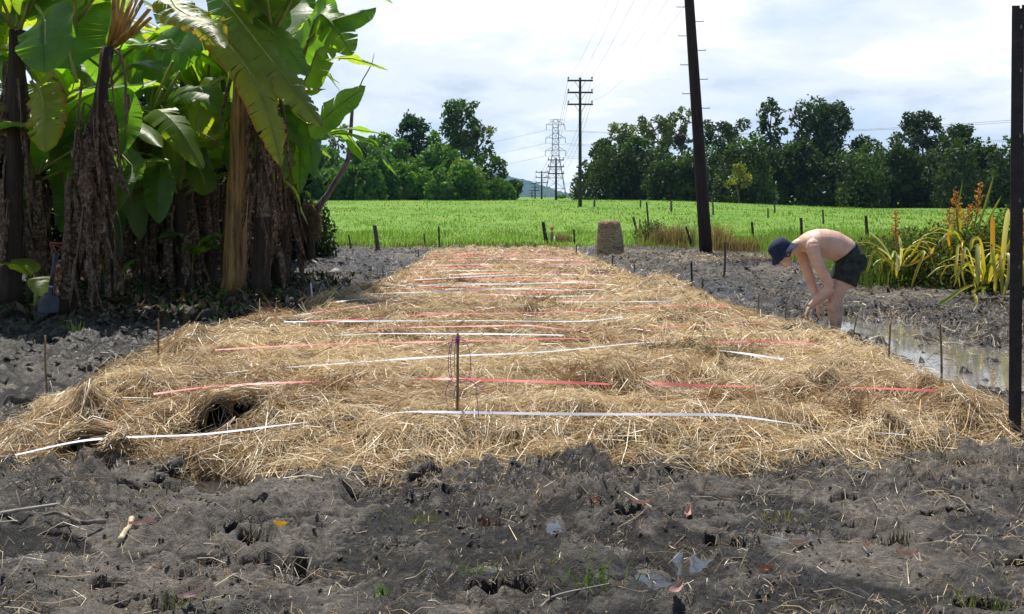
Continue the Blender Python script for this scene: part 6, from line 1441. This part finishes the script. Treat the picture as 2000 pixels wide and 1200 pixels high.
for a in [('long pink leaf behind the pale bone like stick', 280, 1030, .115, .030, .5, PK), ('small pink leaf at the edge of the straw on the left', 243, 952, .06, .04, .2, (.40, .26, .22)), ('pointed pink leaf right of centre, standing on end', 1343, 1005, .09, .03, 1.3, (.50, .31, .24)), ('slim pink leaf left of the pointed pink one', 1250, 1013, .10, .02, -.1, PK),
  ('curled rusty leaf near the centre right', 1160, 992, .055, .035, .2, (.36, .14, .06)), ('small pink leaf at the foot of the straw right of centre', 1355, 922, .06, .03, .9, (.48, .28, .20)), ('pale pink leaf on the right mud by the dark burnt tuft', 1770, 1095, .09, .025, .1, (.42, .25, .2)), ('small rusty leaf low on the right mud', 1494, 1115, .05, .03, .1, (.30, .13, .08)),
  ('large pinkish leaf cut by the bottom edge right of centre', 1320, 1188, .10, .035, .9, (.36, .24, .21)), ('pinkish leaf cut by the bottom edge left of centre', 375, 1190, .10, .03, .7, (.38, .27, .24)), ('tiny pink leaf above the burnt tuft on the right mud', 1692, 1085, .035, .02, .4, PK), ('thin grey pink leaf beside a puddle on the right', 1560, 1068, .09, .02, .25, (.35, .25, .22))]:
    fallen_leaf(*a)
def stick(label, pts, rad, mt, name='stick', cat='stick', bend=.0):
    m_ = MB(); S = [G(a, b, 0) for a, b in pts]
    zz_ = [mz(s.x, s.y) for s in S]; zm = max(np.mean(zz_), -.03)
    for s, q_ in zip(S, zz_): s.z = .35 * max(q_, -.04) + .65 * zm + max(rad) * 1.1
    S2 = spline([tuple(s) for s in S], 16); S2[:, 2] = np.maximum(S2[:, 2], np.linspace(S2[0, 2], S2[-1, 2], 16)); m_.tube(S2, list(np.interp(np.linspace(0, 1, 16), np.linspace(0, 1, len(rad)), rad)), 8); tag(m_.build(name, M[mt]), label, cat, 'sticks on the near mud')
M['pale_wood'] = basic('pale_wood', (.52, .42, .29), .7, .25, 14, .4, .2, stretch=(2, 2, 1)); M['reed'] = basic('reed', (.30, .27, .23), .8, .3, 12, .3, .2)
stick('short pale bone like stick on the left mud', [(234, 1064), (246, 1048), (253, 1030), (257, 1014)], [.013, .011, .010, .013], 'pale_wood')
stick('knotty brown stick on the left mud', [(85, 1030), (115, 1030), (160, 1040), (185, 1036), (206, 1032)], [.006, .008, .011, .010, .012], 'dead_wood')
stick('grey reed stem entering from the left edge', [(-40, 1035), (20, 1022), (118, 1006)], [.009, .009, .007], 'reed')
stick('thin twig crossing the knotty brown stick', [(114, 1008), (135, 1026), (158, 1046)], [.004, .0035, .003], 'dead_wood')
stick('thin twig at the bottom of the mud right of centre', [(1055, 1190), (1090, 1165), (1190, 1142)], [.004, .004, .003], 'reed')
# grass sprouts pushing through the mud
def sprout(label, pxx, pyy, n, h, tone, spread=.05):
    q = G(pxx, pyy, 0); x = q.x + rng.normal(0, spread, n); y = q.y + rng.normal(0, spread * .6, n); z = mud_z(x, y, False) - .005; c = np.array([tone]) * rng.uniform(.5, 1.4, (n, 1))
    blades('grass_sprout', x, y, z, rng.uniform(.4, 1, n) * h, np.full(n, .0055), c, M['grass'], label, lean=.7, kind='stuff', cat='grass tuft')['group'] = 'grass sprouts in the near mud'
GS = (.09, .17, .03)
for a in [('green grass sprout right of centre beside the puddles', 1160, 1130, 46, .09, GS, .09), ('small green sprout at the bottom of the mud near centre', 920, 1135, 26, .08, GS, .05), ('sparse green sprout left of the dark footprint near centre', 820, 1005, 30, .06, (.14, .17, .05), .07), ('burnt looking tuft with a green tip on the right mud', 1752, 1062, 40, .09, (.06, .05, .025), .035),
  ('tiny green tuft in the bottom left quarter', 742, 1168, 14, .05, GS, .015), ('grass sprout at the bottom left of the mud', 318, 1190, 40, .08, (.13, .16, .05), .08), ('dry green tuft at the top of the right mud', 1530, 998, 40, .06, (.16, .16, .06), .07), ('green tuft at the bottom right corner', 1900, 1180, 34, .08, (.12, .16, .04), .06), ('dark reddish tuft beside the centre footprint', 955, 1018, 36, .07, (.08, .04, .035), .03), ('small green leaf sprout by the tall shaded stake', 140, 655, 22, .18, (.12, .18, .03), .06)]:
    sprout(*a)
# ------------------------------------------------------------------ air between here and the hill
hzm, t, o = mat('haze'); v = nd(t, 'ShaderNodeVolumePrincipled', {'Color': (.36, .62, 1, 1), 'Density': .00009, 'Anisotropy': .35}); t.links.new(v.outputs[0], o.inputs['Volume'])
hb = MB(); hb.box((0, 1800, 58), (7600, 4600, 124)); hz = hb.build('haze', hzm, None, False); tag(hz, 'thin blue haze in the air', kind='stuff')
